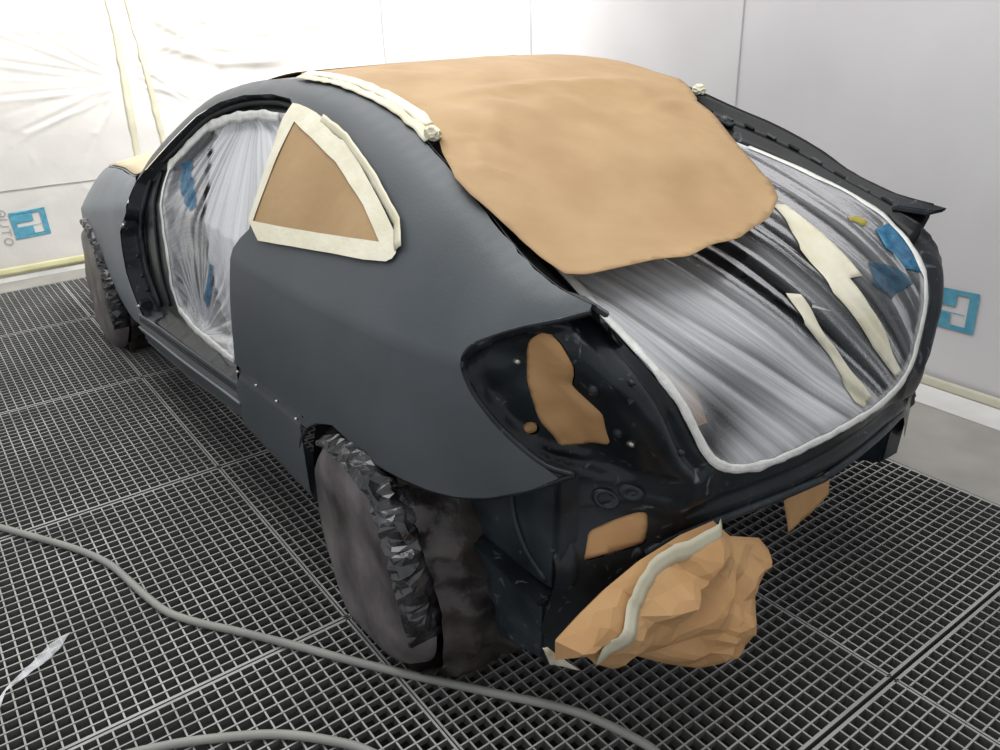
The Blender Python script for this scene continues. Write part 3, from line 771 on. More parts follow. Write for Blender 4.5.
cut3 = [(sh_[0] + .012 * math.cos(a), sh_[1] + .014 * math.sin(a)) for a in np.linspace(0, 2 * PI, 12, endpoint=False)]
mir = lambda pl: [(-p[0], p[1]) for p in pl]
full_out = outR + mir(outR)[::-1]
# drop duplicated centre points
fo = []
for p in full_out:
    if not fo or (abs(p[0] - fo[-1][0]) + abs(p[1] - fo[-1][1])) > 1e-5: fo.append(p)
if abs(fo[0][0] - fo[-1][0]) + abs(fo[0][1] - fo[-1][1]) < 1e-5: fo.pop()
o = sheet('rear_panel', fo, rear_map(), M['black'], car, holes=[cut1, cut2, cut3, mir(cut1), mir(cut2)], res=.0095)
def rp(pts, dx=-.004): return [(rear_map()(y, z)[0] + dx, y, z) for y, z in pts]
st_ = PTS['studs']; ps_ = PTS['pillar_studs']
for (y, z), r in ((st_[0], .007), (st_[1], .007), (st_[2], .013), (st_[3], .012), (ps_[0], .006), (ps_[1], .008)):
    x = rear_map()(y, z)[0]
    o = tube('stud', [(x + .004, y, z), (x - .010, y, z)], [r, r * .7], M['chrome'] if r == .007 else M['black2'], car, 12)
# seam sealer blobs
for (y, z), r0, r1 in ((PTS['holes'][0], .020, .014), (PTS['holes'][1], .018, .008)):
    x = rear_map()(y, z)[0] - .003; gy = (rear_x(y + .02, z) - rear_x(y - .02, z)) / .04; gz = (rear_x(y, z + .02) - rear_x(y, z - .02)) / .04; rows = []
    for rr_, dx in ((r0, 0), (r0 * .95, -.008), (r1, -.008), (r1 * .9, .01 if r0 > .018 else -.004), (.001, .012 if r0 > .018 else -.010)):
        rows.append([(x + dx + rr_ * (gy * math.cos(a) + gz * math.sin(a)), y + rr_ * math.cos(a), z + rr_ * math.sin(a)) for a in np.linspace(0, 2 * PI, 20, endpoint=False)])
    o = loft('drain_plug', rows, M['black2'], car, closed=True); mirrored(o)
# shoulder of the rear panel under the opening, and lower lip
tubeline('panel_lip', [(rear_x(y) - .002, y, z) for y, z in ((0, .481), (.15, .489), (.3, .489), (.42, .480), (.49, .455))], .010, M['black2'])
# lower rear corner block and inner wing
bx_ = lambda x, z, y: (x, y, z)
def prism(name, poly, y0, y1, mat, parent=car, bev=.006):
    """(x,z) outline pushed between two y values"""
    bm = bmesh.new()
    a = [bm.verts.new((p[0], y0, p[1])) for p in poly]; b = [bm.verts.new((p[0], y1, p[1])) for p in poly]
    n = len(poly)
    bm.faces.new(a); bm.faces.new(b[::-1])
    for i in range(n): bm.faces.new((a[i], b[i], b[(i + 1) % n], a[(i + 1) % n]))
    bmesh.ops.recalc_face_normals(bm, faces=bm.faces)
    if bev: bmesh.ops.bevel(bm, geom=list(bm.edges), offset=bev, segments=2, affect='EDGES')
    me = bpy.data.meshes.new(name); bm.to_mesh(me); bm.free()
    for p in me.polygons: p.use_smooth = False
    return obj(name, me, mat, parent)
o = prism('inner_wing', [(-.10, .60), (-.20, .61), (-.33, .64), (-.475, .665), (-.468, .39), (-.12, .36)], .60, .668, M['black2'], bev=.012); mirrored(o)
o = prism('corner_bracket', [(-.13, .385), (-.30, .375), (-.462, .37), (-.452, .215), (-.30, .168), (-.15, .158)], .60, .69, M['black2'], bev=.008); mirrored(o)
o = prism('bracket_flange', [(-.13, .40), (-.30, .40), (-.46, .385), (-.46, .372), (-.30, .385), (-.13, .385)], .62, .706, M['black'], bev=.003); mirrored(o)
o = prism('bracket_flange', [(-.12, .39), (-.15, .39), (-.165, .29), (-.15, .285), (-.165, .18), (-.14, .155), (-.12, .16)], .62, .71, M['black'], bev=.003); mirrored(o)
o = prism('bracket_window', [(-.17, .33), (-.20, .33), (-.20, .22), (-.17, .22)], .685, .693, M['inside'], bev=0)
for (x, z) in ((-.20, .50),):
    tubeline('grommet', [(x, .664, z), (x, .676, z)], .016, M['black'], n=14)
    tubeline('grommet_hole', [(x, .67, z), (x, .678, z)], .008, M['inside'], n=12)
tubeline('wing_crease', [(-.33, .668, .60), (-.34, .672, .52), (-.38, .670, .45), (-.44, .668, .41)], .006, M['black2'])
# tail cut-outs closed with paper from behind are masking pieces (below); beam behind panel bottom
box('crash_beam', (-.47, 0, .44), (.05, .9, .06), M['black2'], car, bev=.006)
# gutter between roof rail and rear opening
TAPE_Y = [(-.477, .505), (-.37, .512), (-.317, .51), (-.19, .492), (-.047, .462), (.089, .44), (.35, .41)]
def film_z(x):
    return smooth_tab(x, [(a, b) for b, a in FILM_X])
def film_edge(x): return smooth_tab(x, TAPE_Y)
rows = []
for x in np.linspace(-.474, .36, 40):
    yr, zr = rail(x); ye = film_edge(x); ze = film_z(max(x, -.53)) 
    a = Vector((x, yr, zr - .001)); b = Vector((x, ye, ze - .002)); d = b - a
    P = []
    for t, dz in ((0, 0), (.10, 0), (.16, -.018), (.42, -.016), (.48, -.002), (.55, -.002), (.60, -.016), (.9, -.012), (1, 0)):
        q = a + d * t; P.append((q.x, q.y, q.z + dz))
    rows.append(P)
o = loft('roof_gutter', rows, M['gutter'], car, thick=.003); mirrored(o)
for i in range(9):   # slots along the flange
    x = -.36 + i * .07; yr, zr = rail(x); ye = film_edge(x); ze = film_z(x)
    q = Vector((x, yr, zr)).lerp(Vector((x, ye, ze)), .28)
    o = box('flange_slot', (q.x, -q.y, q.z - .010), (.035, .012, .004), M['rim'] if i % 2 else M['inside'], car, rot=Matrix.Rotation(-.35, 3, 'Y'), bev=.001)
x = .12; yr, zr = rail(x); q = Vector((x, yr, zr)).lerp(Vector((x, film_edge(x), film_z(x))), .55)
o = box('clip_frame', (q.x, -q.y, q.z + .002), (.055, .035, .006), M['black2'], car, rot=Matrix.Rotation(-.3, 3, 'Y'), bev=.002)
box('clip', (q.x + .008, -q.y, q.z + .010), (.02, .014, .012), M['chrome'], o, rot=Matrix.Rotation(-.3, 3, 'Y'), bev=.003)
for sg in (1, -1):     # pointed ends of the rear quarters above the lamp pockets
    bm = bmesh.new()
    top = [(-.38, .572, 1.000), (-.46, .578, .996), (-.512, .581, .990), (-.49, .555, .982), (-.40, .535, .985)]
    tv = [bm.verts.new((a, sg * b, c)) for a, b, c in top]; bv = [bm.verts.new((a + .012, sg * (b - .006), c - .013)) for a, b, c in top]
    n = len(top)
    bm.faces.new(tv); bm.faces.new(bv[::-1])
    for i in range(n): bm.faces.new((tv[i], bv[i], bv[(i + 1) % n], tv[(i + 1) % n]))
    bmesh.ops.recalc_face_normals(bm, faces=bm.faces); bmesh.ops.bevel(bm, geom=list(bm.edges), offset=.003, segments=2, affect='EDGES')
    me = bpy.data.meshes.new('fin_tip'); bm.to_mesh(me); bm.free(); obj('fin_tip', me, M['black'] if sg < 0 else M['primer'], car)
# roof, windscreen, hood
def strip_outline(x0, x1, inset):
    xs = np.linspace(x0, x1, 24)
    return [(x, rail(x)[0] - inset) for x in xs] + [(x, -(rail(x)[0] - inset)) for x in xs[::-1]]
rz = lambda off: (lambda x, y: (x, y, roof_z(x, y) + off))
sheet('roof', strip_outline(.30, 1.22, -.001), rz(-.002), M['primer'], car, res=.05, thick=.004, off=-1)
sheet('windscreen', strip_outline(1.225, 1.90, .03), rz(-.006), M['inside'], car, res=.05, thick=.004, off=-1)
def hood_z(x, y):
    yr, zr = rail(x); u = abs(y) / yr
    return zr + .055 * (1 - u ** 3) - .0
sheet('hood', strip_outline(1.93, 3.34, -.001), lambda x, y: (x, y, hood_z(x, y)), M['primer_lit'], car, res=.06)
sheet('boot_trim', [(.385, .62), (.43, .78), (.36, .80), (.22, .70), (.20, .62)], lambda y, z: (-.46 + .3 * (z - .56), y, z), M['paper2'], car, res=.03)
sheet('far_door_blocker', [(.72, .45), (1.85, .40), (1.90, .85), (1.55, 1.10), (1.30, 1.17), (.80, 1.22)], lambda x, z: (x, -(side(x, z) - .09), z), M['inside'], car, res=.05)  # added dark sheet, blocks the bright background behind the door film slit
# front closing face
rows = []
for y in np.linspace(-.5, .5, 13):
    u = (y / .5) ** 2
    rows.append([(3.35 + .10 * (1 - u), y, hood_z(3.34, y) - .0), (3.42 + .10 * (1 - u), y, .50), (3.40 + .10 * (1 - u), y, .34), (3.30, y, .24)])
loft('front_panel', rows, M['black2'], car, thick=.004)
# underbody and cabin
box('underbody', (1.45, 0, .30), (3.0, 1.16, .06), M['inside'], car, bev=.01)
box('boot_floor', (-.28, 0, .44), (.50, .98, .05), M['inside'], car, bev=.01)
box('bulkhead', (2.02, 0, .58), (.04, 1.3, .56), M['inside'], car)
box('dashboard', (1.85, 0, .78), (.30, 1.26, .20), M['inside'], car, bev=.04)
for y in (.36, -.36):
    s = box('rear_seat', (.42, y, .52), (.46, .56, .14), M['seat'], car, bev=.04)
    box('backrest', (.14, y, .74), (.13, .54, .42), M['seat'], s, rot=Matrix.Rotation(-.3, 3, 'Y'), bev=.045)
    s = box('front_seat', (1.15, y, .50), (.50, .48, .14), M['seat'], car, bev=.045)
    box('backrest', (.88, y, .82), (.12, .46, .54), M['seat'], s, rot=Matrix.Rotation(-.28, 3, 'Y'), bev=.045)
    box('headrest', (.80, y, 1.13), (.08, .24, .13), M['seat'], s, bev=.03)
for sg in (1, -1):     # inner trim walls, wheel housings
    rows = []
    for x in np.linspace(-.10, .66, 12):
        rows.append([(x, sg * (side(x, z) - .12), z) for z in (.40, .60, .80, .90)] + [(x, sg * (rail(x)[0] - .05), min(.99, rail(x)[1] - .04))])
    loft('side_trim', rows, M['inside'], car, thick=.004)
    for cx in (.09, 2.67):
        rows = []
        for a in np.linspace(-.15, PI * .60 if cx < 1 else PI + .15, 20):
            r = .335
            rows.append([(cx + r * math.cos(a), sg * .795, .29 + r * math.sin(a) * 1.0), (cx + r * math.cos(a), sg * .56, .29 + r * math.sin(a)), (cx + .02 * math.cos(a), sg * .56, .29 + .02 * math.sin(a))])
        if cx < 1: loft('wheel_housing', rows, M['inside'], car, thick=.003)
        else: loft('wheel_housing', [[(p[0], p[1] * .985, p[2]) for p in r_] for r_ in rows], M['inside'], car, thick=.003)
def wheel(cx, cy, sg):
    prof = [(.17, .085), (.20, .095), (.26, .10), (.285, .085), (.29, .05), (.29, -.05), (.285, -.085), (.26, -.10), (.20, -.095), (.17, -.085)]
    rows = [[(cx + r * math.cos(a), cy + w * sg, .29 + r * math.sin(a)) for a in np.linspace(0, 2 * PI, 40, endpoint=False)] for r, w in prof]
    o = loft('wheel', rows, M['tyre'], car, closed=True)
    rows = [[(cx + r * math.cos(a), cy + w * sg, .29 + r * math.sin(a)) for a in np.linspace(0, 2 * PI, 40, endpoint=False)] for r, w in ((.172, .08), (.15, .05), (.05, .04), (.03, .06), (.001, .06))]
    loft('rim', rows, M['rim'], o, closed=True)
for cx in (.09, 2.67):
    wheel(cx, .71, 1); wheel(cx, -.71, -1)

# ------------------------------------------------------------------ bags over the left wheels
def wheel_bag(cx, yc, seed, label, R=(.272, .30), flare=0.0, outline=None):
    root = empty('wheel_cover', (cx, yc, 0)); tag(root, label, 'wheel cover', 'plastic covers over the car wheels')
    nA = 96
    prof = [(.0, .148), (.25, .150), (.5, .150), (.75, .148), (.90, .138), (.98, .118), (1.0, .09)]
    prof2 = [(1.0, .09), (1.01, .065), (1.02, .04), (1.03, .015), (1.035, -.01), (1.04, -.035), (1.05, -.06), (1.04, -.09), (.9, -.115), (.5, -.12), (.0, -.12)]
    def edge_pt(a, rn):
        c, s = math.cos(a), math.sin(a)
        if outline is None:
            x = R[0] * rn * c * (1 + .04 * abs(s)); z = .30 + R[1] * rn * s
            if s < 0: x *= 1 + .10 * (-s) * abs(c)
            return x, z
        i = int((a % (2 * PI)) / (2 * PI) * 360) % 360
        return RAD[i] * c * rn, .28 + RAD[i] * s * rn
    RAD = []
    if outline is not None:
        for i in range(360):
            a = 2 * PI * i / 360; best = .01
            for (x1, z1), (x2, z2) in zip(outline, outline[1:] + outline[:1]):
                # ray from centre
                ax, az, bx, bz = x1 - cx, z1 - .28, x2 - cx, z2 - .28; c, s = math.cos(a), math.sin(a)
                den = c * (bz - az) - s * (bx - ax)
                if abs(den) < 1e-9: continue
                t = (ax * (bz - az) - az * (bx - ax)) / den; u = (ax * s - az * c) / den
                if t > 0 and -1e-6 <= u <= 1 + 1e-6: best = max(best, t)
            RAD.append(best)
        RAD = [sum(RAD[(i + j) % 360] for j in range(-6, 7)) / 13 for i in range(360)]
    def ring(rn, w, ph):
        out = []
        for i in range(nA):
            a = 2 * PI * i / nA; c, s = math.cos(a), math.sin(a)
            k = 1 + .03 * noise.noise(Vector((c * 1.5 + seed, s * 1.5, 2))) + .012 * rn * noise.noise(Vector((c * 6 + seed, s * 6, w * 12)))
            x, z = edge_pt(a, rn * k if rn < .99 else rn)
            y = w + .012 * noise.noise(Vector((x * 7 + seed, z * 7, w * 4))) + .02 * rn * noise.noise(Vector((x * 3, z * 3, seed)))
            if ph: 
                y += .0; x += flare * max(0, -c) * max(0, .6 - z) * (1 if w < .05 else 0)
                rr_ = .045 * ridged((c * 3, s * 3, w * 9), 1.2, seed); x += rr_ * c; z += rr_ * s
            y += .03 * (1 - z / .55) if w > 0 else 0
            z = max(z, .006 + .002 * math.sin(i))
            out.append((x, y, z))
        return out
    o = loft('cover_face', [ring(r, w, 0) for r, w in prof], M['bagface'], root, closed=True)
    o = loft('cover_tread', [ring(r, w, 1) for r, w in prof2], M['bagblack'], root, closed=True)
    # bunched glossy film along the shoulder
    rows = []
    a0, a1 = (62, 196) if outline is not None else (75, 205)
    n1 = 230
    for i in range(n1 + 1):
        a = math.radians(a0 + (a1 - a0) * i / n1); c, s = math.cos(a), math.sin(a); row = []
        env = math.sin(PI * min(1, max(.0, i / n1))) ** .5
        end = smoothstep(0, .10, min(i, n1 - i) / n1)
        cut = .925 + .085 * (1 - end) + .05 * noise.noise(Vector((c * 5, s * 5, seed)))
        for j in range(22):
            u = j / 21
            rn = cut + (1.02 - cut) * min(1, u * 1.7); yy = .158 - .01 * u if u < .5 else .153 - (u - .5) * .26
            h_ = (.003 + .026 * abs(ridged((c * 3 * rn, s * 3 * rn, u * 1.6), 1.9, seed))) * env * math.sin(PI * min(1, u * 1.02 + .02))
            x, z = edge_pt(a, rn); k2 = smoothstep(.25, .6, u)
            y = yy + .03 * (1 - z / .55) + h_ * (1 - k2); x += h_ * k2 * c; z += h_ * k2 * s
            row.append((x, y, max(.01, z)))
        rows.append(row)
    o = loft('bunched_film', rows, M['foil'], root, smooth=False)
    m_ = o.modifiers.new('creases', 'DECIMATE'); m_.ratio = .09
    return root
wheel_bag(.09, .705, 1.7, 'dusty dark plastic cover wrapped over the rear wheel nearest the camera', flare=-.10, outline=PTS['bag_outline'])
wheel_bag(2.71, .71, 5.2, 'dark plastic cover hanging over the front wheel by the front fender', R=(.30, .31), flare=.05)

# ------------------------------------------------------------------ masking on the car
# quarter window
qt = empty('window_masking', (.3, .7, 1.0)); tag(qt, 'brown paper panel taped over the curved rear side window of the car', 'masking paper')
o = sheet('paper_panel', PTS['quarter_paper'][:5] + PTS['quarter_paper'][5:], yS(.005), M['paper'], None, res=.011); reroot(o, qt)
ring_o = rounded(qw, 1); inn = PTS['quarter_paper']
cxm = np.mean([p[0] for p in inn]); czm = np.mean([p[1] for p in inn])
innr = [(cxm + (p[0] - cxm) * .96, czm + (p[1] - czm) * .95) for p in inn]
def tapewob(x, z): return (x, side(x, z) + .0095 + .0016 * noise.noise(Vector((x * 14, z * 14, 3))), z)
o = sheet('masking_tape', ring_o, tapewob, M['tape'], None, holes=[innr], res=.011); reroot(o, qt)
# extra strip of older tape round the rear curve
pl = [(x, side(x, z) + .0125, z) for x, z in resample([(.02, 1.02), (.07, 1.065), (.24, 1.135), (.42, 1.20), (.56, 1.232)], .02, False)]
o = ribbon('masking_tape', pl, lambda p: (0, 1, .5), .024, M['tapef'], wob=.25, seed=5); reroot(o, qt)

# door opening film
dh = dpl + [(.80, .50), (.785, .62), (.79, .84), (.72, .955), (.735, 1.1), (.785, 1.222)]
TOPP = (1.16, 1.24); BOT = (1.30, .47)
def door_fold(x, z):
    a = math.atan2(x - TOPP[0], TOPP[1] - z + .03); r = math.hypot(x - TOPP[0], z - TOPP[1])
    v = noise.noise(Vector((a * 7, r * .8, 1))) + .5 * noise.noise(Vector((a * 16, r * 1.2, 4)))
    a2 = math.atan2(x - BOT[0], z - BOT[1] + .01); r2 = math.hypot(x - BOT[0], z - BOT[1])
    w = smoothstep(.5, .1, r2)
    v2 = noise.noise(Vector((a2 * 14, r2 * 1.1, 8)))
    return v * (1 - w) + v2 * w
def door_pt(x, z):
    d = float(segdist(np.array([[x, z]]), dh)[0]); k = smoothstep(0, .06, d)
    return (x, side(x, z) - IN + .004 - .03 * k + .015 * k * door_fold(x, z), z)
def door_milk(x, z):
    # signed distance to the open slit between the two sheets (positive = rear side)
    ax, az, bx, bz = 1.385, 1.14, 1.10, .60; L = math.hypot(bx - ax, bz - az)
    sd = ((x - ax) * (bz - az) - (z - az) * (bx - ax)) / L
    right = smoothstep(.0, .02, sd); f = door_fold(x, z)
    v = right * (.88 + .25 * f) + (1 - right) * (.34 + .45 * f)
    wd = .014 + .006 * (1.14 - z) / .5
    v *= 1 - math.exp(-((sd + .010) / wd) ** 4) * smoothstep(.60, .72, z)
    v += .35 * smoothstep(.16, .03, math.hypot(x - 1.22, z - .52))
    d = float(segdist(np.array([[x, z]]), dh)[0]); v = max(v, 1.2 * smoothstep(.035, .01, d))
    return max(0, min(1, v))
df_ = empty('door_film', (1.2, .75, .47)); tag(df_, 'crinkled clear plastic film covering the open door hole of the car', 'plastic film')
def door_fold_c(x, z):
    a = math.atan2(x - TOPP[0], TOPP[1] - z + .03); a2 = math.atan2(x - BOT[0], z - BOT[1] + .01)
    r2 = math.hypot(x - BOT[0], z - BOT[1]); w = smoothstep(.42, .28, r2)
    return a * (1 - w) + (a2 * .9 + 3) * w
o = sheet('film_sheet', dh, door_pt, M['doorfilm'], None, res=.0062, attr={'milk': door_milk, 'fold': door_fold_c, 'along': lambda x, z: math.hypot(x - TOPP[0], z - TOPP[1])}); reroot(o, df_)
edge = resample(dpl, .025, False)
def inw(pl, d):
    c = Vector((1.2, .8)); out = []
    for i, p in enumerate(pl):
        t = (pl[min(i + 1, len(pl) - 1)] - pl[max(i - 1, 0)]); nn = Vector((-t.y, t.x)).normalized()
        if nn.dot(c - p) < 0: nn = -nn
        out.append(p + nn * d)
    return out
e2 = inw(edge, .012)
o = ribbon('film_edge_tape', [(p[0], side(p[0], p[1]) - IN + .008, p[1]) for p in e2], (0, 1, .1), .030, M['tapew'], wob=.6, seed=2); reroot(o, df_)
for key in ('door_blue', 'door_blue2'):
    o = sheet('blue_print', PTS[key], lambda x, z: (door_pt(x, z)[0], door_pt(x, z)[1] + .003, z), M['blue_dark'], None, res=.008); reroot(o, df_)

# film over the rear opening
fw = lambda z: smooth_tab(z, [(z_, w_) for z_, w_ in FILM_W[:-1]] + [(.95, .512), (.99, .510), (1.035, .492), (1.08, .462), (1.115, .44), (1.17, .41)])
half = [(fw(z), z) for z in (.5755, .582, .59, .60, .61, .62, .635, .65, .675, .70, .725, .75, .775, .80, .825, .85, .875, .90, .925, .95, .975, 1.0, 1.025, 1.05, 1.075, 1.10, 1.12, 1.14, 1.168)]
fout = [(0, .573)] + half + [(0, 1.168)] + [(-a, b) for a, b in half[::-1]]
def arc(z):   # length along the film from the bottom edge
    return (z - .57) + max(0, (film_x(z) + .56)) * .9
GA = [(.50, -.20), (.578, -.103), (.657, .009), (.731, .116), (.796, .21), (.847, .279), (.888, .329), (.923, .368), (.957, .403), (.99, .438), (1.05, .49), (1.19, .60)]
def fold_c(y, z):
    d = y - smooth_tab(z, GA)
    sc = .135 + max(0, (.947 - z)) * .53 if d > 0 else .14 + max(0, (z - .612)) * .31
    return d / sc + .10 * noise.noise(Vector((y * 3, z * 3, 3)))
def fold_f(y, z):
    q = fold_c(y, z); s = arc(z)
    return noise.noise(Vector((q * 3.2, s * .8, 0))) + .5 * noise.noise(Vector((q * 8, s * 1.2, 5)))
def film_pt(y, z, off=0):
    d = float(segdist(np.array([[y, z]]), fout)[0]); k = smoothstep(0, .05, d)
    v = fold_f(y, z)
    x = film_x(z) + .03 * k * (1 - abs(y) / .5) * smoothstep(.6, .8, z)
    dd = .011 * v * k + off
    t = smoothstep(.8, .95, z); nx, nz = -1 + .45 * t, .85 * t
    return (x + dd * nx, y, z + dd * nz)
def film_milk(y, z):
    v = fold_f(y, z); q = fold_c(y, z)
    left = smoothstep(-1.35, -.85, q)      # towards the near side the film is milky
    m = .035 + .59 * left + (.06 + .34 * left) * v
    m += .30 * math.exp(-((y - .05) / .18) ** 2 - ((z - .64) / .07) ** 2)
    m -= .62 * math.exp(-((y - .36) / .10) ** 2 - ((z - .70) / .08) ** 2)
    m -= .25 * math.exp(-((q + .9) / .35) ** 2) * smoothstep(.75, .9, z)
    m += .22 * math.exp(-((q + 1.75) / .12) ** 2) + .10 * smoothstep(-2.0, -2.6, q)
    d = float(segdist(np.array([[y, z]]), fout)[0]); m = max(m, 1.0 * smoothstep(.03, .008, d))
    return max(0, min(1, m))
rf = empty('rear_film', (-.55, 0, .57)); tag(rf, 'clear creased plastic film stretched over the large rear opening of the car', 'plastic film')
o = sheet('film_sheet', fout, film_pt, M['film'], None, res=.0085, attr={'milk': film_milk, 'fold': fold_c, 'along': lambda y, z: arc(z)}); reroot(o, rf)
# white tape round the opening
pl = resample([(a, b) for a, b in half[::-1] if b < 1.12] + [(0, .573)] + [(-a, b) for a, b in half if b < 1.12], .02, False)
pts = []
for i, p in enumerate(pl):
    t = pl[min(i + 1, len(pl) - 1)] - pl[max(i - 1, 0)]; nn = Vector((-t.y, t.x)).normalized(); c = Vector((0, .85)) - p
    if nn.dot(c) < 0: nn = -nn
    q = p + nn * .008; P3 = film_pt(q[0], q[1], .004); pts.append(P3)
o = ribbon('film_edge_tape', pts, lambda p: (-1, 0, .15) if p.z < .85 else (-.6, 0, .8), .020, M['tapew'], wob=.4, seed=11); reroot(o, rf)
for key, nm, mt in (('filmtape_a', 'masking_tape', M['tape']), ('filmtape_b', 'masking_tape', M['tape']), ('blue_a', 'blue_print', M['blue_dark']), ('blue_b', 'blue_print', M['blue_faint']), ('yellow', 'yellow_print', M['yellow'])):
    o = sheet(nm, PTS[key], lambda y, z: film_pt(y, z, .003), mt, None, res=.010, thick=.0004); reroot(o, rf)

# roof paper with the loose flap
rpx = PTS['roof_paper']
flap = rpx[3:]                       # left edge near the rail joint, round the flap, to the right rail
left = [(1.10, .36), (1.0, .44)] + [(x, rail(x)[0] - .012) for x in (.86, .7, .6, .45, .32)]
right = [(.17, -.40), (.26, -.46), (.32, -.487)] + [(x, -(rail(x)[0] - .012)) for x in (.45, .6, .8, 1.0)] + [(1.10, -.36)]
rp_out = left + [(.25, .485), (.16, .49)] + flap[2:] + right
PCR = [(.36, .40, .30, -.38, .07, .016), (.30, -.05, .12, -.16, .05, -.012), (.12, -.16, .16, -.34, .04, .010), (.34, .30, .14, .20, .05, .010), (.40, .10, .26, .02, .04, -.008),
       (-.02, -.10, -.30, -.04, .05, .008), (.20, .44, -.10, .30, .06, -.008), (.0, .40, -.32, .40, .05, .008), (.5, -.2, .9, -.1, .05, .006), (.55, .2, .9, .3, .05, -.006), (.28, .25, .02, .42, .04, .008), (.16, .47, .02, .50, .02, .010), (.10, .44, -.04, .50, .018, .012), (.17, .42, .06, .40, .025, -.008), (.12, .50, .10, .38, .015, .008), (.0, .52, -.08, .44, .018, .010)]
def paper_z(x, y):
    z = roof_z(max(x, -.46), y)
    b = smoothstep(.42, .15, x)
    z += .008 + .009 * b
    z += b * .012 * noise.noise(Vector((x * 3, y * 3, 4)))
    for (ax, ay, bx, by, w_, h_) in PCR:
        L2 = (bx - ax) ** 2 + (by - ay) ** 2; q = ((x - ax) * (bx - ax) + (y - ay) * (by - ay)) / L2; q = max(0, min(1, q))
        dd = math.hypot(x - ax - q * (bx - ax), y - ay - q * (by - ay)); z += h_ * max(0, 1 - dd / w_) * math.sin(PI * min(1, max(.08, q)))
    # pulled creases where the roof breaks into the rear slope
    z += .010 * smoothstep(.5, .25, x) * noise.noise(Vector((x * 5 + y * 3, y * 9, 2)))
    z -= .010 * math.exp(-((x - .30 - .08 * y) / .035) ** 2) * abs(noise.noise(Vector((y * 5, 1, 1)))) * 2
    z += .004 * ridged((x, y, 0), 4, 9) * b
    return z
rpp = empty('roof_paper', (.4, 0, 1.35)); tag(rpp, 'large brown masking paper over the car roof with flap hanging over rear opening', 'masking paper')
o = sheet('paper_sheet', rp_out, lambda x, y: (x, y, paper_z(x, y)), M['paper'], None, res=.018, thick=.0010); reroot(o, rpp)
# tape along the left roof edge, bunched at its rear end
for k, (dy, w, dz) in enumerate(((.004, .030, .010), (.026, .030, .0165))):
    pts = []
    for x in np.linspace(.86, .165 + .05 * k, 46):
        y = rail(x)[0] - dy; pts.append((x, y, roof_z(x, y) + dz + .003 * noise.noise(Vector((x * 9, k, 0)))))
    o = ribbon('masking_tape', pts, (0, .3, 1), w, M['tape'] if k else M['tapef'], wob=.4, seed=k + 20); reroot(o, rpp)
def wad(name, c, s, mat, root, seed):
    bm = bmesh.new(); bmesh.ops.create_icosphere(bm, subdivisions=4, radius=1)
    for v in bm.verts:
        p = v.co.copy(); k = .75 + .5 * ridged(p, 1.4, seed); v.co = Vector((c[0] + s[0] * p.x * k, c[1] + s[1] * p.y * k, c[2] + s[2] * p.z * k))
    me = bpy.data.meshes.new(name); bm.to_mesh(me); bm.free()
    o = obj(name, me, mat, None); reroot(o, root); return o
wad('tape_wad', (.16, .505, 1.225), (.030, .012, .016), M['tape'], rpp, 2)
wad('tape_wad', (.25, -.50, 1.232), (.022, .014, .016), M['tape'], rpp, 6)
# windscreen and hood papers
wp = sheet('windscreen_paper', strip_outline(1.06, 1.88, .10), rz(.012), M['paper'], None, res=.05, thick=.001)
tag(wp, 'brown paper masking the windscreen in front of the roof paper', 'masking paper')
hp = sheet('hood_paper', strip_outline(1.95, 2.9, .005), lambda x, y: (x, y, hood_z(x, y) + .006 + .002 * noise.noise(Vector((x * 6, y * 6, 0)))), M['paperh'], None, res=.04, thick=.001)
tag(hp, 'strip of brown paper on the hood above the front fender', 'masking paper')
# papers behind the cut-outs
def patch(key, outline, label, sg=1, name='paper_patch'):
    c = Vector((sum(p[0] for p in outline) / len(outline), sum(p[1] for p in outline) / len(outline)))
    ol = [tuple(c + (Vector(p) - c) * 1.06) for p in outline]
    o = sheet(name, [(sg * a, b) for a, b in ol], lambda y, z: (rear_map()(abs(y), z)[0] + .006 + .003 * ridged((y, z, 0), 7, 2), y, z), M['paper2'], None, res=.012, thick=.0008)
    tag(o, label, 'masking paper'); return o
patch('a', cut1, 'tall irregular tan paper patch filling the left tail lamp pocket')
patch('b', cut2, 'rectangular tan paper patch in the rear panel below the left lamp pocket')
patch('c', cut3, 'tiny round tan paper dot beside the left tail lamp pocket patch')
patch('e', cut2, 'narrow tan paper patch at the far right end of the rear panel', -1)

# crumpled paper bundle hanging under the rear panel
bl = PTS['ballx']
CR = random.Random(12); PLN = []
for i in range(60):      # straight folds: each adds a crease line with a slightly different tilt on its two sides
    a = CR.uniform(0, PI); c0 = (CR.uniform(.15, .75), CR.uniform(.1, .5)); PLN.append((math.cos(a), math.sin(a), c0, CR.uniform(.25, .7) * CR.choice((-1, 1)), CR.uniform(.03, .11)))
def crumple(y, z):
    v = 0
    for nx, ny, c0, sl, reach in PLN:
        dx, dy = y - c0[0], z - c0[1]; d = dx * nx + dy * ny; t = -dx * ny + dy * nx
        v += sl * max(0, reach * .45 - abs(d)) * math.exp(-(t / (reach * 1.3)) ** 2)
    return v + .004 * ridged((y, z, 0), 14, 3)

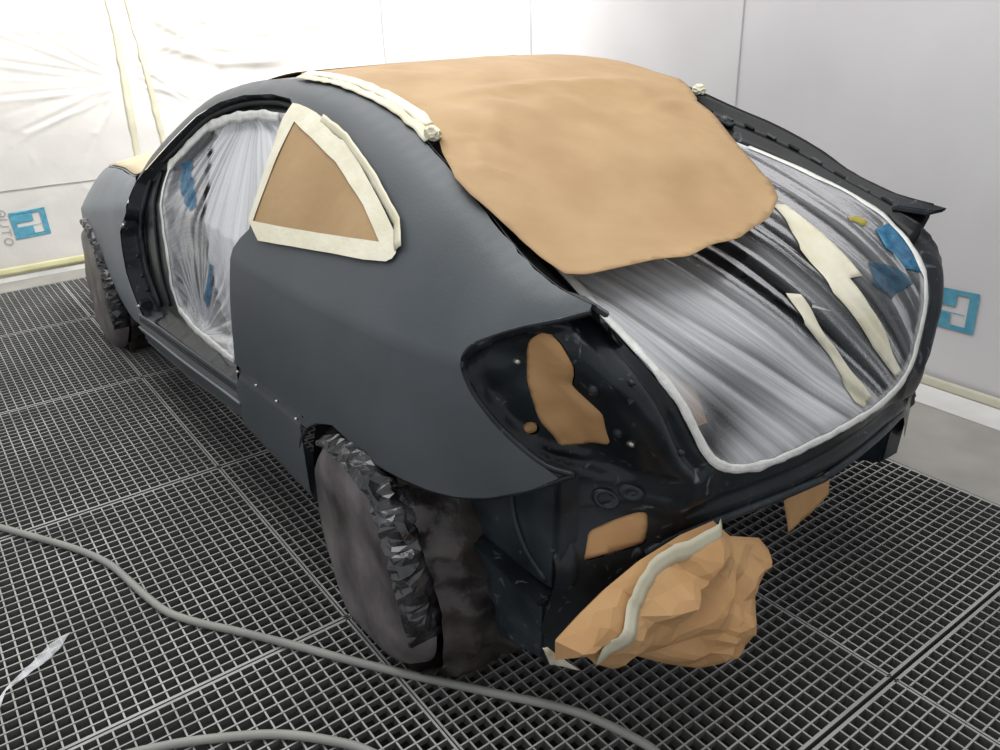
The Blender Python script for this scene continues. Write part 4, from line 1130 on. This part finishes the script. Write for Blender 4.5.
def ballpart(name, outline, xb, thickness, mat, root, seed, res=.010, slope=0.0):
    V, F = cdt(outline, (), res)
    P = np.array([(v[0], v[1]) for v in V]); d = segdist(P, outline)
    rows = []
    front = []; back = []
    for (y, z), dd in zip(P, d):
        k = (1 - math.exp(-dd / .045))
        t = thickness * k
        fc = crumple(y, z)
        x0 = xb + slope * (.5 - z)
        front.append((x0 - t - fc * k, y, max(z, .02))); back.append((x0 + .6 * t, y, max(z, .02)))
    n = len(front)
    VV = front + back; FF = [tuple(f) for f in F] + [tuple(i + n for i in f[::-1]) for f in F]
    me = mesh_from(name, VV, FF)
    bm = bmesh.new(); bm.from_mesh(me); bmesh.ops.remove_doubles(bm, verts=bm.verts, dist=.0004); bmesh.ops.recalc_face_normals(bm, faces=bm.faces)
    bm.to_mesh(me); bm.free()
    o = obj(name, me, mat, None); reroot(o, root); return o
bd = empty('paper_bundle', (-.55, .45, .1)); tag(bd, 'crumpled tan paper bundle with cream tape hanging below the rear panel', 'masking paper')
ballpart('paper_wrap', bl, -.60, .07, M['paper2'], bd, 3.0, res=.0065)
for p_ in bd.children[0].data.polygons: p_.use_smooth = False
m_ = bd.children[0].modifiers.new('creases', 'DECIMATE'); m_.ratio = .05
TP = PTS['ball_tape']
def ballx(y, z):
    dd = float(segdist(np.array([[y, z]]), bl)[0]); k = (1 - math.exp(-dd / .045))
    fc = crumple(y, z)
    return -.60 - .07 * k - fc * k
pl = [(min(ballx(p[0], p[1]), -.605) - .010, p[0], p[1]) for p in resample(rounded(TP, 1, False), .015, False)]
o = ribbon('masking_tape', pl, (-1, 0, .2), .040, M['tapef'], wob=.12, seed=4); reroot(o, bd)
tp = PTS['ball_tail']
o = sheet('tape_tail', tp, lambda y, z: (-.585 + .01 * math.sin(y * 60), y, z), M['tape'], None, res=.01, thick=.0006); reroot(o, bd)
# flat paper flap hanging further right
hg = sheet('hanging_paper', PTS['hang'], lambda y, z: (-.50 + .012 * noise.noise(Vector((y * 8, z * 8, 1))), y, z), M['paper2'], None, res=.015, thick=.0008)
tag(hg, 'small tan paper flap hanging under the middle of the rear panel', 'masking paper')

# ------------------------------------------------------------------ things on the floor
hs = tube('air_hose', [(p[0], p[1], .0115) for p in smooth_path([(x, y, 0) for x, y in PTS['hose']], 8)], .0105, M['hose'], n=14)
tag(hs, 'long grey hose snaking across the grating past the rear wheel', 'hose')
h2 = tube('air_hose', [(p[0], p[1], .0115) for p in smooth_path([(x, y, 0) for x, y in PTS['hose2']], 8)], .0105, M['hose'], n=14)
tag(h2, 'short bend of grey hose at the bottom edge nearest the camera', 'hose')
sp = sheet('film_scrap', PTS['scrap'], lambda x, y: (x, y, .006 + .006 * ridged((x, y, 0), 12, 1) + .006), M['film'], None, res=.006, attr={'fold': lambda x, y: x + y, 'along': lambda x, y: x, 'milk': lambda x, y: .6 + .35 * noise.noise(Vector((x * 40, y * 40, 0)))})
tag(sp, 'torn scrap of clear plastic film lying on the floor grating', 'plastic scrap')

# ------------------------------------------------------------------ light
def area(name, loc, size, power, color=(1, 1, 1), rot=(0, 0, 0)):
    l = bpy.data.lights.new(name, 'AREA'); l.shape = 'RECTANGLE'; l.size = size[0]; l.size_y = size[1]; l.energy = power; l.color = color
    o = bpy.data.objects.new(name, l); COL.objects.link(o); o.location = loc; o.rotation_euler = rot; return o
area('ceiling_light', (1.2, .4, 3.3), (5.0, 2.6), 115, (1, .99, .97))
q_ = Vector((1, -.45, -.42)).to_track_quat('-Z', 'Y').to_euler()
area('wall_washer', (2.5, -.55, 2.75), (1.4, .5), 95, (1, 1, 1), q_)
w = bpy.data.worlds.new('world'); bpy.context.scene.world = w; w.use_nodes = True
w.node_tree.nodes['Background'].inputs[0].default_value = (.93, .95, 1, 1); w.node_tree.nodes['Background'].inputs[1].default_value = .62

# ------------------------------------------------------------------ camera
cd = bpy.data.cameras.new('camera'); cam = bpy.data.objects.new('camera', cd); COL.objects.link(cam)
pitch, roll, az = .42837345, -.03206751, -.62323833
Fw = Vector((math.cos(az) * math.cos(pitch), math.sin(az) * math.cos(pitch), -math.sin(pitch)))
Rt = Vector((math.sin(az), -math.cos(az), 0)); Up = Rt.cross(Fw)
c_, s_ = math.cos(roll), math.sin(roll)
R2 = c_ * Rt + s_ * Up; U2 = -s_ * Rt + c_ * Up
m = Matrix((R2, U2, -Fw)).transposed().to_4x4(); m.translation = Vector((-1.5, 1.53, 1.5))
cam.matrix_world = m
cd.sensor_width = 36; cd.lens = 824.2535 / 1000 * 36; cd.clip_start = .02
bpy.context.scene.camera = cam
bpy.context.scene.view_settings.view_transform = 'Standard'
bpy.context.scene.view_settings.exposure = 0
